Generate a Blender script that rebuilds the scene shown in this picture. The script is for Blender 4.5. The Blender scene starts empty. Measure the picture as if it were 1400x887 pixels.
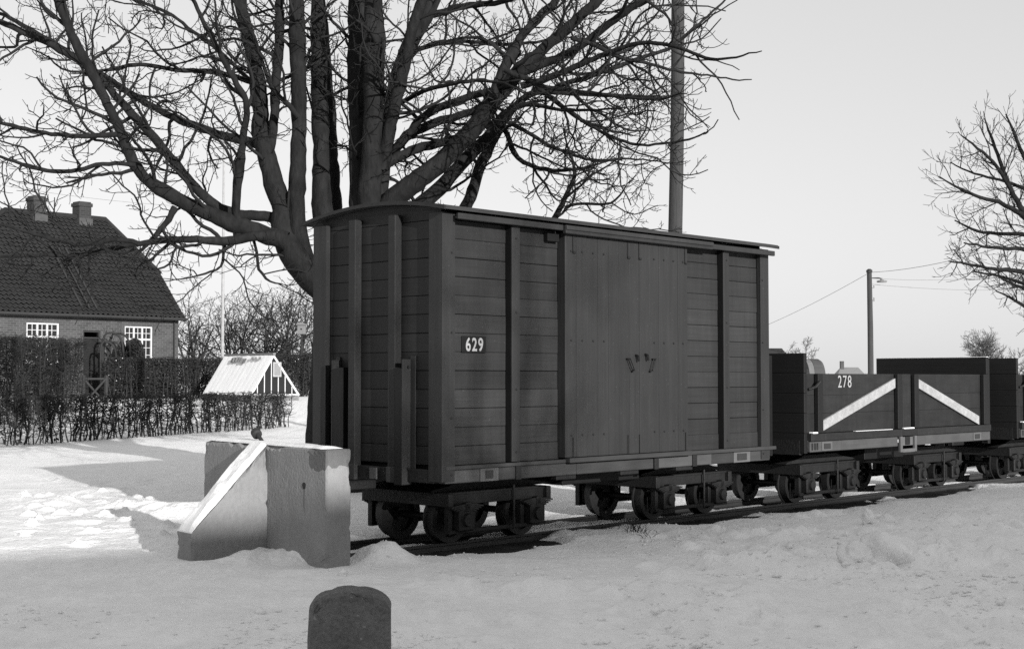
import bpy, math, random
import numpy as np
from mathutils import Vector, Matrix

random.seed(7)
rng = np.random.default_rng(11)
scn = bpy.context.scene
COL = scn.collection

# ------------------------------------------------------------------ camera
F = 1908.0            # focal length in photograph pixels (1400 wide)
CX, HY, CY = 700.0, 517.0, 443.5
PITCH = math.atan((HY - CY) / F)
EYE = Vector((0, 0, 1.6))
cd = bpy.data.cameras.new("camera")
cam = bpy.data.objects.new("camera", cd)
COL.objects.link(cam)
cam.location = EYE
cam.rotation_euler = (math.pi / 2 + PITCH, 0, 0)
cd.sensor_width = 36.0
cd.lens = F / 1400 * 36
cd.clip_start = 0.1
cd.clip_end = 5000
scn.camera = cam

# ------------------------------------------------------------------ light
SUN_EL = math.radians(14.8)
SUN_H = Vector((0.523, -0.852, 0)).normalized()      # horizontal direction towards the sun
world = bpy.data.worlds.new("World")
scn.world = world
world.use_nodes = True
wn = world.node_tree
for n in list(wn.nodes):
    wn.nodes.remove(n)
sky = wn.nodes.new("ShaderNodeTexSky")
sky.sky_type = 'NISHITA'
sky.sun_disc = False
sky.sun_elevation = SUN_EL
sky.sun_rotation = math.atan2(SUN_H.x, SUN_H.y)
sky.air_density = 2.0
sky.dust_density = 0.0
sky.ozone_density = 1.0
sep = wn.nodes.new("ShaderNodeSeparateColor")        # black and white: one channel of the sky
bg = wn.nodes.new("ShaderNodeBackground")
bg.inputs[1].default_value = 0.10
wo = wn.nodes.new("ShaderNodeOutputWorld")
wn.links.new(sky.outputs[0], sep.inputs[0])
veil = wn.nodes.new("ShaderNodeMath")                # thin white winter haze over the whole sky
veil.operation = 'MULTIPLY_ADD'
veil.inputs[1].default_value = 0.42
veil.inputs[2].default_value = 3.0
wn.links.new(sep.outputs[1], veil.inputs[0])
wn.links.new(veil.outputs[0], bg.inputs[0])
wn.links.new(bg.outputs[0], wo.inputs[0])

sd = bpy.data.lights.new("sun", 'SUN')
sd.energy = 4.35
sd.angle = math.radians(0.53)
sd.color = (1.0, 0.99, 0.98)
sun = bpy.data.objects.new("sun", sd)
COL.objects.link(sun)
sdir = Vector((-SUN_H.x * math.cos(SUN_EL), -SUN_H.y * math.cos(SUN_EL), -math.sin(SUN_EL)))
sun.rotation_euler = sdir.to_track_quat('-Z', 'Y').to_euler()
sun.location = (20, -30, 20)

scn.view_settings.view_transform = 'Standard'
scn.view_settings.look = 'None'
scn.view_settings.exposure = 0.55
scn.view_settings.gamma = 1.0
scn.cycles.use_denoising = False
scn.view_settings.use_curve_mapping = False

# ------------------------------------------------------------------ helpers
def ray(px, py):
    u = (px - CX) / F
    v = (CY - py) / F
    c, s = math.cos(PITCH), math.sin(PITCH)
    return Vector((u, c - v * s, s + v * c))

def P(px, py, Y):
    """the world point seen at photograph pixel (px, py) at distance Y ahead"""
    d = ray(px, py)
    return EYE + d * (Y / d.y)

def PG(px, py, z=0.07):
    d = ray(px, py)
    return EYE + d * ((z - EYE.z) / d.z)

def tag(o, label=None, cat=None, group=None, kind=None):
    if label: o["label"] = label
    if cat: o["category"] = cat
    if group: o["group"] = group
    if kind: o["kind"] = kind
    return o

def empty(name, loc=(0, 0, 0), rz=0.0):
    o = bpy.data.objects.new(name, None)
    o.empty_display_size = 0.3
    COL.objects.link(o)
    o.location = loc
    o.rotation_euler = (0, 0, rz)
    return o

class MB:
    def __init__(self):
        self.v = []; self.f = []; self.n = 0
    def add(self, verts, faces):
        verts = np.asarray(verts, dtype=float)
        self.v.append(verts)
        n = self.n
        self.f.extend([tuple(i + n for i in f) for f in faces])
        self.n += len(verts)
        return self
    def box(self, x0, x1, y0, y1, z0, z1):
        return self.add([(x0,y0,z0),(x1,y0,z0),(x1,y1,z0),(x0,y1,z0),(x0,y0,z1),(x1,y0,z1),(x1,y1,z1),(x0,y1,z1)],
                 [(0,3,2,1),(4,5,6,7),(0,1,5,4),(1,2,6,5),(2,3,7,6),(3,0,4,7)])
    def cbox(self, x0, x1, y0, y1, z0, z1, c=0.005):
        """box with all edges chamfered"""
        xs, ys, zs = (x0, x1), (y0, y1), (z0, z1)
        vs = []; idx = {}
        for i in (0, 1):
            for j in (0, 1):
                for k in (0, 1):
                    sx, sy, sz = (1 - 2*i), (1 - 2*j), (1 - 2*k)
                    X, Y, Z = xs[i], ys[j], zs[k]
                    idx[i,j,k,0] = len(vs); vs.append((X, Y + sy*c, Z + sz*c))
                    idx[i,j,k,1] = len(vs); vs.append((X + sx*c, Y, Z + sz*c))
                    idx[i,j,k,2] = len(vs); vs.append((X + sx*c, Y + sy*c, Z))
        fs = []
        for a in (0, 1):
            q = [(0,0),(1,0),(1,1),(0,1)]
            fx = [idx[a,j,k,0] for j,k in q]
            fy = [idx[j,a,k,1] for j,k in q]
            fz = [idx[j,k,a,2] for j,k in q]
            fs.append(tuple(fx if a else fx[::-1]))
            fs.append(tuple(fy[::-1] if a else fy))
            fs.append(tuple(fz if a else fz[::-1]))
        for i in (0, 1):
            for j in (0, 1):
                fs.append((idx[i,j,0,0], idx[i,j,1,0], idx[i,j,1,1], idx[i,j,0,1]))
                fs.append((idx[i,0,j,0], idx[i,1,j,0], idx[i,1,j,2], idx[i,0,j,2]))
                fs.append((idx[0,i,j,1], idx[1,i,j,1], idx[1,i,j,2], idx[0,i,j,2]))
                for k in (0, 1):
                    fs.append((idx[i,j,k,0], idx[i,j,k,1], idx[i,j,k,2]))
        return self.add(vs, fs)
    def prism(self, poly, a0, a1, axis='y'):
        """extrude a polygon; axis y: poly in (x,z); x: poly in (y,z); z: poly in (x,y)"""
        n = len(poly)
        def mk(p, a):
            return {'y': (p[0], a, p[1]), 'x': (a, p[0], p[1]), 'z': (p[0], p[1], a)}[axis]
        vs = [mk(p, a0) for p in poly] + [mk(p, a1) for p in poly]
        fs = [tuple(range(n))[::-1], tuple(range(n, 2*n))]
        fs += [(i, (i+1) % n, n + (i+1) % n, n + i) for i in range(n)]
        return self.add(vs, fs)
    def tube(self, pts, rad, sides=6, cap=True):
        v, f = tube_arrays(np.asarray(pts, float), np.asarray(rad, float), sides)
        f = [tuple(q) for q in f]
        if cap:
            n = len(pts)
            f.append(tuple(range(sides))[::-1]); f.append(tuple(range((n-1)*sides, n*sides)))
        return self.add(v, f)
    def bar(self, a, b, w, h=None):
        """square bar from a to b"""
        a = np.asarray(a, float); b = np.asarray(b, float); h = h or w
        d = (b - a) / np.linalg.norm(b - a)
        up = np.array([0,0,1.0]) if abs(d[2]) < 0.95 else np.array([1.0,0,0])
        s = np.cross(d, up); s /= np.linalg.norm(s); u = np.cross(s, d)
        vs = []
        for p in (a, b):
            for sx, sy in ((-1,-1),(1,-1),(1,1),(-1,1)):
                vs.append(p + s*sx*w/2 + u*sy*h/2)
        return self.add(vs, [(0,1,2,3)[::-1],(4,5,6,7),(0,1,5,4),(1,2,6,5),(2,3,7,6),(3,0,4,7)])
    def mesh(self, name, smooth=False):
        me = bpy.data.meshes.new(name)
        v = np.concatenate(self.v) if self.v else np.zeros((0, 3))
        me.from_pydata(v.tolist(), [], self.f)
        fix_normals(me)
        if smooth:
            me.polygons.foreach_set("use_smooth", [True] * len(me.polygons))
        me.update()
        return me
    def build(self, name, mat, parent=None, smooth=False, kind=None):
        return link(name, self.mesh(name, smooth), mat, parent, kind)

import bmesh
def fix_normals(me):
    if len(me.polygons) > 60000: return
    bm = bmesh.new(); bm.from_mesh(me)
    bmesh.ops.recalc_face_normals(bm, faces=bm.faces)
    bm.to_mesh(me); bm.free()

def link(name, me, mat, parent=None, kind=None, loc=None, rot=None):
    o = bpy.data.objects.new(name, me)
    COL.objects.link(o)
    if mat and not me.materials: me.materials.append(mat)
    if parent: o.parent = parent
    if kind: o["kind"] = kind
    if loc is not None: o.location = loc
    if rot is not None: o.rotation_euler = rot
    return o

def copy_part(o, parent):
    c = o.copy(); COL.objects.link(c); c.parent = parent
    for ch in o.children:
        g = ch.copy(); COL.objects.link(g); g.parent = c
    return c

def tube_arrays(pts, rad, sides):
    n = len(pts)
    t = np.gradient(pts, axis=0)
    t /= np.linalg.norm(t, axis=1)[:, None] + 1e-12
    ref = np.array([0.31, 0.87, 0.38]) if abs(t[0][1]) < 0.8 else np.array([1.0, 0.1, 0.2])
    u = ref[None, :] - (t @ ref)[:, None] * t
    u /= np.linalg.norm(u, axis=1)[:, None] + 1e-12
    w = np.cross(t, u)
    a = np.linspace(0, 2*np.pi, sides, endpoint=False)
    ring = np.cos(a)[None, :, None]*u[:, None, :] + np.sin(a)[None, :, None]*w[:, None, :]
    v = (pts[:, None, :] + ring*np.asarray(rad)[:, None, None]).reshape(-1, 3)
    i = np.arange(n-1)[:, None]*sides; j = np.arange(sides)[None, :]; k = (j+1) % sides
    f = np.stack([i+j, i+k, i+sides+k, i+sides+j], axis=-1).reshape(-1, 4)
    return v, f

class Quads:
    """fast collector of quads for twigs and leaves"""
    def __init__(self): self.v = []; self.f = []; self.n = 0
    def tube(self, pts, rad, sides=3):
        v, f = tube_arrays(np.asarray(pts, float), np.asarray(rad, float), sides)
        self.v.append(v); self.f.append(f + self.n); self.n += len(v)
    def quads(self, v):     # (N,4,3)
        N = len(v)
        self.v.append(v.reshape(-1, 3)); self.f.append(np.arange(N*4).reshape(-1, 4) + self.n); self.n += N*4
    def build(self, name, mat, parent=None, kind=None, smooth=True):
        me = bpy.data.meshes.new(name)
        v = np.concatenate(self.v).astype(np.float32); f = np.concatenate(self.f).astype(np.int32)
        me.vertices.add(len(v)); me.vertices.foreach_set("co", v.ravel())
        me.loops.add(f.size); me.loops.foreach_set("vertex_index", f.ravel())
        me.polygons.add(len(f))
        me.polygons.foreach_set("loop_start", np.arange(0, f.size, 4, dtype=np.int32))
        me.polygons.foreach_set("loop_total", np.full(len(f), 4, dtype=np.int32))
        if smooth: me.polygons.foreach_set("use_smooth", np.ones(len(f), dtype=bool))
        me.update(calc_edges=True); me.validate()
        return link(name, me, mat, parent, kind)

# value noise
_perm = rng.random((256, 256))
def vnoise(x, y):
    xi = np.floor(x).astype(int); yi = np.floor(y).astype(int)
    fx = x - xi; fy = y - yi
    fx = fx*fx*(3-2*fx); fy = fy*fy*(3-2*fy)
    g = lambda a, b: _perm[a & 255, b & 255]
    return (g(xi, yi)*(1-fx)+g(xi+1, yi)*fx)*(1-fy)+(g(xi, yi+1)*(1-fx)+g(xi+1, yi+1)*fx)*fy - 0.5
def fbm(x, y, oct=4):
    s = 0; a = 1.0
    for i in range(oct):
        s = s + a*vnoise(x*2**i + 17.3*i, y*2**i + 5.1*i); a *= 0.5
    return s

# ------------------------------------------------------------------ materials (the place is rendered in greys, as on the film)
def mat_grey(name, base, rough=0.75, amp=0.25, scale=(6, 6, 6), bump=0.15, bscale=None, rand=0.0, amp2=0.0, scale2=1.2, spec=0.25, metal=0.0, detail=5, streak=0.0):
    m = bpy.data.materials.new(name); m.use_nodes = True
    nt = m.node_tree; N = nt.nodes; L = nt.links
    b = N["Principled BSDF"]
    b.inputs["Roughness"].default_value = rough
    b.inputs["Specular IOR Level"].default_value = spec
    b.inputs["Metallic"].default_value = metal
    tc = N.new("ShaderNodeTexCoord")
    mp = N.new("ShaderNodeMapping"); mp.inputs["Scale"].default_value = scale
    L.new(tc.outputs["Object"], mp.inputs["Vector"])
    n1 = N.new("ShaderNodeTexNoise"); n1.inputs["Scale"].default_value = 1.0; n1.inputs["Detail"].default_value = detail
    n1.inputs["Roughness"].default_value = 0.65
    L.new(mp.outputs[0], n1.inputs["Vector"])
    def math_(op, a, c):
        q = N.new("ShaderNodeMath"); q.operation = op
        for i, s in enumerate((a, c)):
            if isinstance(s, (int, float)): q.inputs[i].default_value = s
            else: L.new(s, q.inputs[i])
        return q.outputs[0]
    val = math_('MULTIPLY_ADD', n1.outputs[0], 2*amp)
    val.node.inputs[2].default_value = 1.0 - amp
    if amp2:
        n2 = N.new("ShaderNodeTexNoise"); n2.inputs["Scale"].default_value = scale2; n2.inputs["Detail"].default_value = 3
        L.new(tc.outputs["Object"], n2.inputs["Vector"])
        v2 = math_('MULTIPLY_ADD', n2.outputs[0], 2*amp2); v2.node.inputs[2].default_value = 1.0 - amp2
        val = math_('MULTIPLY', val, v2)
    if streak:
        m4 = N.new("ShaderNodeMapping"); m4.inputs["Scale"].default_value = (16, 16, 1.3); L.new(tc.outputs["Object"], m4.inputs["Vector"])
        n4 = N.new("ShaderNodeTexNoise"); n4.inputs["Scale"].default_value = 1.0; n4.inputs["Detail"].default_value = 4; L.new(m4.outputs[0], n4.inputs["Vector"])
        v4 = math_('MULTIPLY_ADD', n4.outputs[0], 2*streak); v4.node.inputs[2].default_value = 1.0 - streak
        val = math_('MULTIPLY', val, v4)
        n5 = N.new("ShaderNodeTexNoise"); n5.inputs["Scale"].default_value = 42; n5.inputs["Detail"].default_value = 2; L.new(tc.outputs["Object"], n5.inputs["Vector"])
        v5 = math_('GREATER_THAN', n5.outputs[0], 0.71); v6 = math_('MULTIPLY_ADD', v5, 0.8); v6.node.inputs[2].default_value = 1.0   # flaked spots
        val = math_('MULTIPLY', val, v6)
    if rand:
        oi = N.new("ShaderNodeObjectInfo")
        v3 = math_('MULTIPLY_ADD', oi.outputs["Random"], 2*rand); v3.node.inputs[2].default_value = 1.0 - rand
        val = math_('MULTIPLY', val, v3)
    val = math_('MULTIPLY', val, base)
    L.new(val, b.inputs["Base Color"])
    if bump:
        bp = N.new("ShaderNodeBump"); bp.inputs["Strength"].default_value = bump; bp.inputs["Distance"].default_value = 0.02
        if bscale:
            n3 = N.new("ShaderNodeTexNoise"); n3.inputs["Scale"].default_value = bscale; n3.inputs["Detail"].default_value = 6
            L.new(tc.outputs["Object"], n3.inputs["Vector"]); L.new(n3.outputs[0], bp.inputs["Height"])
        else:
            L.new(n1.outputs[0], bp.inputs["Height"])
        L.new(bp.outputs[0], b.inputs["Normal"])
    m["val"] = base
    return m

M = {}
M['snow'] = mat_grey("snow", 0.82, 0.65, 0.16, (9, 4.5, 9), 1.0, 22.0, amp2=0.10, scale2=1.6, spec=0.15)
M['snow_clean'] = mat_grey("snow_on_things", 0.82, 0.65, 0.03, (5, 5, 5), 0.3, 30.0, spec=0.15)
M['earth'] = mat_grey("bare_earth", 0.03, 0.95, 0.5, (9, 9, 9), 0.9, 30, amp2=0.3, spec=0.1)
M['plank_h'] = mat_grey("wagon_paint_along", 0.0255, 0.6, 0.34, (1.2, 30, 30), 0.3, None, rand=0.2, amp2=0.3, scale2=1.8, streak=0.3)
M['plank_e_shade'] = mat_grey("wagon_paint_end_shade", 0.018, 0.6, 0.28, (30, 1.2, 30), 0.25, None, rand=0.14, amp2=0.22, scale2=1.8, streak=0.3)  # darker copy of the side paint: shade of the ends put into it
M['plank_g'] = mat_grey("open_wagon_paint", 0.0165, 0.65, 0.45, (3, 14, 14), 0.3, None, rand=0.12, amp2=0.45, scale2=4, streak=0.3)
M['plank_dark'] = mat_grey("shaded_end_paint", 0.009, 0.65, 0.35, (30, 1.2, 30), 0.25, None, rand=0.05, amp2=0.3, scale2=1.8)  # shade of the open wagon ends put into the colour; side posts share it
M['plank_v'] = mat_grey("wagon_paint_upright", 0.0225, 0.6, 0.22, (34, 34, 1.1), 0.2, None, rand=0.07, amp2=0.2, scale2=1.8, streak=0.3)
M['beam'] = mat_grey("worn_sole_beam", 0.036, 0.7, 0.4, (2, 20, 20), 0.25, None, rand=0.15, amp2=0.4, scale2=3)
M['beam_pale'] = mat_grey("pale_worn_beam", 0.062, 0.75, 0.35, (2, 20, 20), 0.25, None, amp2=0.35, scale2=4)
M['pale_paint'] = mat_grey("pale_paint", 0.10, 0.7, 0.25, (14, 14, 14), 0.1, amp2=0.25, scale2=6)
M['tar'] = mat_grey("tarred_black", 0.006, 0.6, 0.3, (20, 20, 4), 0.2)
M['iron'] = mat_grey("grimy_iron", 0.013, 0.6, 0.45, (14, 14, 14), 0.35, 40, amp2=0.4, scale2=5)
M['wheel'] = mat_grey("wheel_steel", 0.014, 0.5, 0.4, (14, 14, 14), 0.2, spec=0.4)
M['rail'] = mat_grey("rail_steel", 0.035, 0.55, 0.4, (4, 30, 30), 0.3, spec=0.4)
M['sleeper'] = mat_grey("tarred_sleeper", 0.03, 0.9, 0.4, (20, 4, 20), 0.6)
M['roofing'] = mat_grey("roofing_felt", 0.03, 0.85, 0.3, (12, 12, 12), 0.3, amp2=0.3)
M['roofing_edge'] = mat_grey("roof_edge_lath", 0.022, 0.8, 0.4, (12, 12, 12), 0.3, amp2=0.3)
M['dark_door'] = mat_grey("dark_door", 0.011, 0.6, 0.3, (10, 10, 2), 0.1)
M['white'] = mat_grey("white_paint", 0.30, 0.7, 0.3, (14, 14, 14), 0.15, amp2=0.3, scale2=6)
M['white_worn'] = mat_grey("worn_lettering", 0.30, 0.7, 0.5, (45, 45, 45), 0.1, amp2=0.35, scale2=9)
M['white_joinery'] = mat_grey("white_joinery", 0.5, 0.6, 0.1, (9, 9, 9), 0.05, amp2=0.1, scale2=4)
M['plate'] = mat_grey("plate_black", 0.006, 0.5, 0.2, (20, 20, 20), 0.05)
M['bark'] = mat_grey("tree_bark", 0.017, 0.9, 0.85, (16, 16, 6), 1.0, None, amp2=0.6, scale2=3.0, spec=0.1)
M['twig'] = mat_grey("twig_bark", 0.02, 0.85, 0.3, (6, 6, 6), 0.0, spec=0.1)
M['twig_dark'] = mat_grey("hedge_twig", 0.036, 0.9, 0.35, (3, 3, 3), 0.0, spec=0.1)
M['leaf_dark'] = mat_grey("evergreen_hedge_leaf", 0.028, 0.7, 0.5, (7, 7, 7), 0.0, spec=0.2)
M['hazed_far_twig'] = mat_grey("hazed_far_twig", 0.085, 0.9, 0.2, (1, 1, 1), 0.0, spec=0.1)  # paler than near twigs: distance haze put into the colour
M['pole'] = mat_grey("weathered_pole", 0.045, 0.85, 0.6, (45, 45, 1.2), 0.9, None, amp2=0.25, scale2=2)
M['stone'] = mat_grey("dark_granite", 0.12, 0.85, 0.75, (45, 45, 45), 1.0, 55, amp2=0.5, scale2=6, spec=0.3, streak=0.2)
M['tile'] = mat_grey("clay_tile", 0.02, 0.8, 0.4, (3, 3, 3), 0.2, amp2=0.3, scale2=0.8)
M['dark_wood'] = mat_grey("dark_joinery", 0.03, 0.6, 0.25, (10, 10, 2), 0.1)
M['zinc'] = mat_grey("dull_zinc", 0.22, 0.55, 0.2, (8, 8, 8), 0.1, metal=0.3)
M['grass'] = mat_grey("dry_grass", 0.03, 0.9, 0.4, (20, 20, 20), 0.0)
M['whitewash'] = mat_grey("far_plaster", 0.5, 0.8, 0.1, (2, 2, 2), 0.0)
M['grey_wood'] = mat_grey("grey_wood", 0.16, 0.85, 0.3, (20, 20, 3), 0.3)

def mat_brick(name, a, b_, mortar, w=0.24, h=0.08, ):
    m = bpy.data.materials.new(name); m.use_nodes = True
    N = m.node_tree.nodes; L = m.node_tree.links; b = N["Principled BSDF"]
    tc = N.new("ShaderNodeTexCoord"); sx = N.new("ShaderNodeSeparateXYZ"); cx = N.new("ShaderNodeCombineXYZ")
    ad = N.new("ShaderNodeMath"); ad.operation = 'ADD'
    L.new(tc.outputs["Object"], sx.inputs[0]); L.new(sx.outputs[0], ad.inputs[0]); L.new(sx.outputs[1], ad.inputs[1])
    L.new(ad.outputs[0], cx.inputs[0]); L.new(sx.outputs[2], cx.inputs[1])
    br = N.new("ShaderNodeTexBrick"); br.inputs["Scale"].default_value = 1.0
    br.inputs["Brick Width"].default_value = w; br.inputs["Row Height"].default_value = h
    br.inputs["Mortar Size"].default_value = 0.011
    br.inputs["Color1"].default_value = (a, a, a, 1); br.inputs["Color2"].default_value = (b_, b_, b_, 1)
    br.inputs["Mortar"].default_value = (mortar, mortar, mortar, 1)
    L.new(cx.outputs[0], br.inputs["Vector"])
    no = N.new("ShaderNodeTexNoise"); no.inputs["Scale"].default_value = 1.4
    L.new(tc.outputs["Object"], no.inputs["Vector"])
    mu = N.new("ShaderNodeMix"); mu.data_type = 'RGBA'; mu.blend_type = 'MULTIPLY'; mu.inputs[0].default_value = 0.6
    L.new(br.outputs[0], mu.inputs[6]); L.new(no.outputs[0], mu.inputs[7]); L.new(mu.outputs[2], b.inputs["Base Color"])
    bp = N.new("ShaderNodeBump"); bp.inputs["Strength"].default_value = 0.4; bp.inputs["Distance"].default_value = 0.02; bp.invert = True
    L.new(br.outputs["Fac"], bp.inputs["Height"]); L.new(bp.outputs[0], b.inputs["Normal"])
    b.inputs["Roughness"].default_value = 0.9
    return m
M['brick'] = mat_brick("house_brick", 0.05, 0.085, 0.13)
M['brick_dark'] = mat_brick("sooty_brick", 0.026, 0.045, 0.06)
M['glass'] = mat_grey("window_glass", 0.012, 0.06, 0.1, (2, 2, 2), 0.0, spec=0.5)

def mat_concrete():
    m = mat_grey("cast_concrete", 0.225, 0.9, 0.24, (26, 26, 12), 0.3, 34, amp2=0.24, scale2=2.6)
    N = m.node_tree.nodes; L = m.node_tree.links; b = N["Principled BSDF"]
    # a damp stain below the coping of the right half, and a rust run under the bolt hole
    src = b.inputs["Base Color"].links[0].from_socket
    tc = N.new("ShaderNodeTexCoord"); sx = N.new("ShaderNodeSeparateXYZ"); L.new(tc.outputs["Object"], sx.inputs[0])
    no = N.new("ShaderNodeTexNoise"); no.inputs["Scale"].default_value = 9; L.new(tc.outputs["Object"], no.inputs["Vector"])
    def mm(op, a, c, d=None):
        q = N.new("ShaderNodeMath"); q.operation = op
        for i, s in enumerate((a, c) if d is None else (a, c, d)):
            if isinstance(s, (int, float)): q.inputs[i].default_value = s
            else: L.new(s, q.inputs[i])
        return q.outputs[0]
    nz = mm('SUBTRACT', no.outputs[0], 0.5)
    ex = mm('DIVIDE', mm('SUBTRACT', sx.outputs[0], 0.13), 0.20)
    ez = mm('DIVIDE', mm('SUBTRACT', sx.outputs[2], 0.97), 0.13)
    rr = mm('ADD', mm('MULTIPLY', ex, ex), mm('MULTIPLY', ez, ez))
    rr = mm('ADD', rr, mm('MULTIPLY', nz, 1.6))
    st = mm('LESS_THAN', rr, 0.9)
    hx = mm('DIVIDE', mm('SUBTRACT', sx.outputs[0], 0.36), 0.014)
    hz = mm('DIVIDE', mm('SUBTRACT', sx.outputs[2], 0.62), 0.12)
    hr = mm('ADD', mm('ADD', mm('MULTIPLY', hx, hx), mm('MULTIPLY', hz, hz)), mm('MULTIPLY', nz, 1.5))
    st2 = mm('LESS_THAN', hr, 0.9)
    k = mm('SUBTRACT', 1.0, mm('ADD', mm('MULTIPLY', st, 0.5), mm('MULTIPLY', st2, 0.35)))
    out = mm('MULTIPLY', src, k)
    L.new(out, b.inputs["Base Color"])
    return m
M['concrete'] = mat_concrete()

# ------------------------------------------------------------------ the frame of the railway line
C0 = Vector((-0.61, 12.2, 0.0))
DV = Vector((0.696, 0.718, 0)).normalized()
EV = Vector((-DV.y, DV.x, 0))
RZ = math.atan2(DV.y, DV.x)
def TW(t, w, z=0.0):
    return C0 + DV*t + EV*w + Vector((0, 0, z))
RAIL_W = (0.50, 1.20)
BOGIES = (1.0, 4.0, 6.76, 9.55, 12.45, 15.25)

# ------------------------------------------------------------------ ground
def ss(a, b, x):
    t = np.clip((np.asarray(x, float) - a)/(b - a), 0, 1); return t*t*(3-2*t)

def raise_(x, y):
    prof = np.interp(y, [20, 28, 37, 48, 70, 200], [0, 0.12, 0.24, 0.78, 0.85, 0.2])
    return prof*(1 - ss(-4.5, 1.5, x + 0.0*y))

LUMPS = []          # (x, y, radius, height)
def lump(px, py, r, h, z=0.07):
    p = PG(px, py, z); LUMPS.append((p.x, p.y, r, h))
for a in ((1035, 745, .10, .035), (1060, 757, .12, .04), (1075, 760, .10, .03), (1195, 714, .05, .05), (1185, 716, .04, .04), (985, 775, .2, .03),
          (365, 762, .25, .07), (405, 766, .22, .07), (330, 768, .2, .05), (435, 766, .18, .08), (518, 766, .24, .10), (545, 764, .2, .06), (285, 772, .2, .02),
          (240, 700, .5, .09), (180, 690, .35, .05), (60, 690, .5, .05), (120, 672, .5, .04)):
    lump(*a)
for i in range(44):                                    # trodden snow left of the buffer stop
    lump(random.uniform(20, 240), random.uniform(668, 752), random.uniform(.05, .11), random.choice((.05, .04, -.07, -.06, -.05)))
for i in range(34):
    lump(random.uniform(60, 230), random.uniform(650, 708), random.uniform(.06, .13), random.choice((.04, .03, -.05, -.04)))
for i in range(190):
    lump(random.uniform(860, 1400), random.uniform(690, 885), random.uniform(.05, .16), random.choice((.045, .03, -.045, -.03)))
for i in range(70):
    lump(random.uniform(450, 1400), random.uniform(790, 890), random.uniform(.04, .12), random.choice((.025, .015, -.02)))
for (x0_, y0_, x1_, y1_, n_, r_, h_) in ((880, 778, 1400, 770, 34, .17, .055), (560, 808, 1000, 818, 26, .16, .035), (1000, 735, 1400, 715, 26, .16, .04), (450, 845, 1400, 850, 40, .14, .03)):
    for k in range(n_):                                # low ridges thrown up by the plough
        f_ = (k + random.random())/n_
        lump(x0_ + (x1_ - x0_)*f_, y0_ + (y1_ - y0_)*f_ + random.uniform(-5, 5), r_*random.uniform(.5, 1.3), h_*random.uniform(.3, 1.3))
for (fx, fy, ax, ay, n_) in ((1390, 815, -.55, .9, 9), (1300, 880, .9, -.35, 8), (470, 875, -.2, -1, 5), (850, 845, .7, -.3, 12), (620, 800, .9, .25, 9)):
    for k in range(n_):                                # single footprints
        lump(fx + ax*16*k + random.uniform(-5, 5), fy + ay*9*k + random.uniform(-4, 4), random.uniform(.07, .12), random.uniform(-.06, -.03))
for i in range(14):
    lump(random.uniform(20, 420), random.uniform(790, 885), random.uniform(.05, .1), -.03)

def melt(x, y):
    """1 where the snow has gone from the track"""
    rx = x - C0.x; ry = y - C0.y
    t = rx*DV.x + ry*DV.y; w = rx*EV.x + ry*EV.y
    n = fbm(x*2.2, y*2.2, 4)
    n2 = fbm(x*0.8 + 9, y*0.8, 3)
    m = np.full(np.shape(x), -1.0)
    for rw in RAIL_W:
        m = np.maximum(m, 1 - np.abs(w - rw)/(0.13 + 0.10*n2))
    for tc in BOGIES:
        for (wc, hw) in ((0.30, 0.44), (1.02, 0.24)):
            m = np.maximum(m, 1.0 - np.sqrt(((t - tc)/1.25)**2 + ((w - wc)/hw)**2) + 0.0)
    m = m + 0.55*n
    m = np.where((t < -0.25) , np.minimum(m, 1.0 - np.maximum(0, -0.25 - t)*3 - 0.9*(w < 0.9)), m)
    m = np.where((w < -0.5) | (w > 2.2), -1.0, m)
    return np.clip(m, -1, 1)

def ground_z(x, y, full=True):
    x = np.asarray(x, float); y = np.asarray(y, float)
    z = 0.07 + raise_(x, y)
    fade = 1/(1 + (np.hypot(x, y)/60.0)**2)
    z = z + 0.05*fbm(x*0.35 + 3, y*0.35, 3)*fade + (0.022 + 0.03*ss(0.5, 4, x)*ss(18, 12, y))*fbm(x*1.3, y*1.3 + 7, 4)*fade
    if full:
        z = z + 0.030*fbm(x*3.6, y*3.6, 4)*fade*(0.6 + 1.2*np.clip(fbm(x*.5 + 40, y*.5, 2) + .25, 0, 1))
        near = LUMPS
        if z.ndim == 1 and z.size == 1:
            LA = np.array(LUMPS); near = [LUMPS[k] for k in np.nonzero((LA[:, 0]-x[0])**2 + (LA[:, 1]-y[0])**2 < 2.5*LA[:, 2]**2)[0]]
        for (lx, ly, r, h) in near:
            if z.ndim == 2:
                a0, a1 = np.searchsorted(x[0], (lx - 1.6*r, lx + 1.6*r)); b0, b1 = np.searchsorted(y[:, 0], (ly - 1.6*r, ly + 1.6*r))
                w_ = (slice(b0, b1), slice(a0, a1))
            else:
                w_ = slice(None)
            X_, Y_ = x[w_], y[w_]
            if X_.size == 0: continue
            d2 = ((X_-lx)**2 + (Y_-ly)**2)/(r*r)
            z[w_] += np.where(d2 < 2.5, h*np.exp(-d2*d2*1.4)*(1 + 0.9*fbm((X_-lx)/r*1.7 + lx*7, (Y_-ly)/r*1.7, 3)), 0)
        m = melt(x, y)
        z = z - 0.13*ss(-0.12, 0.5, m)
    return z
def gz(x, y):
    return float(ground_z(np.array([x]), np.array([y]), True)[0])

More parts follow.
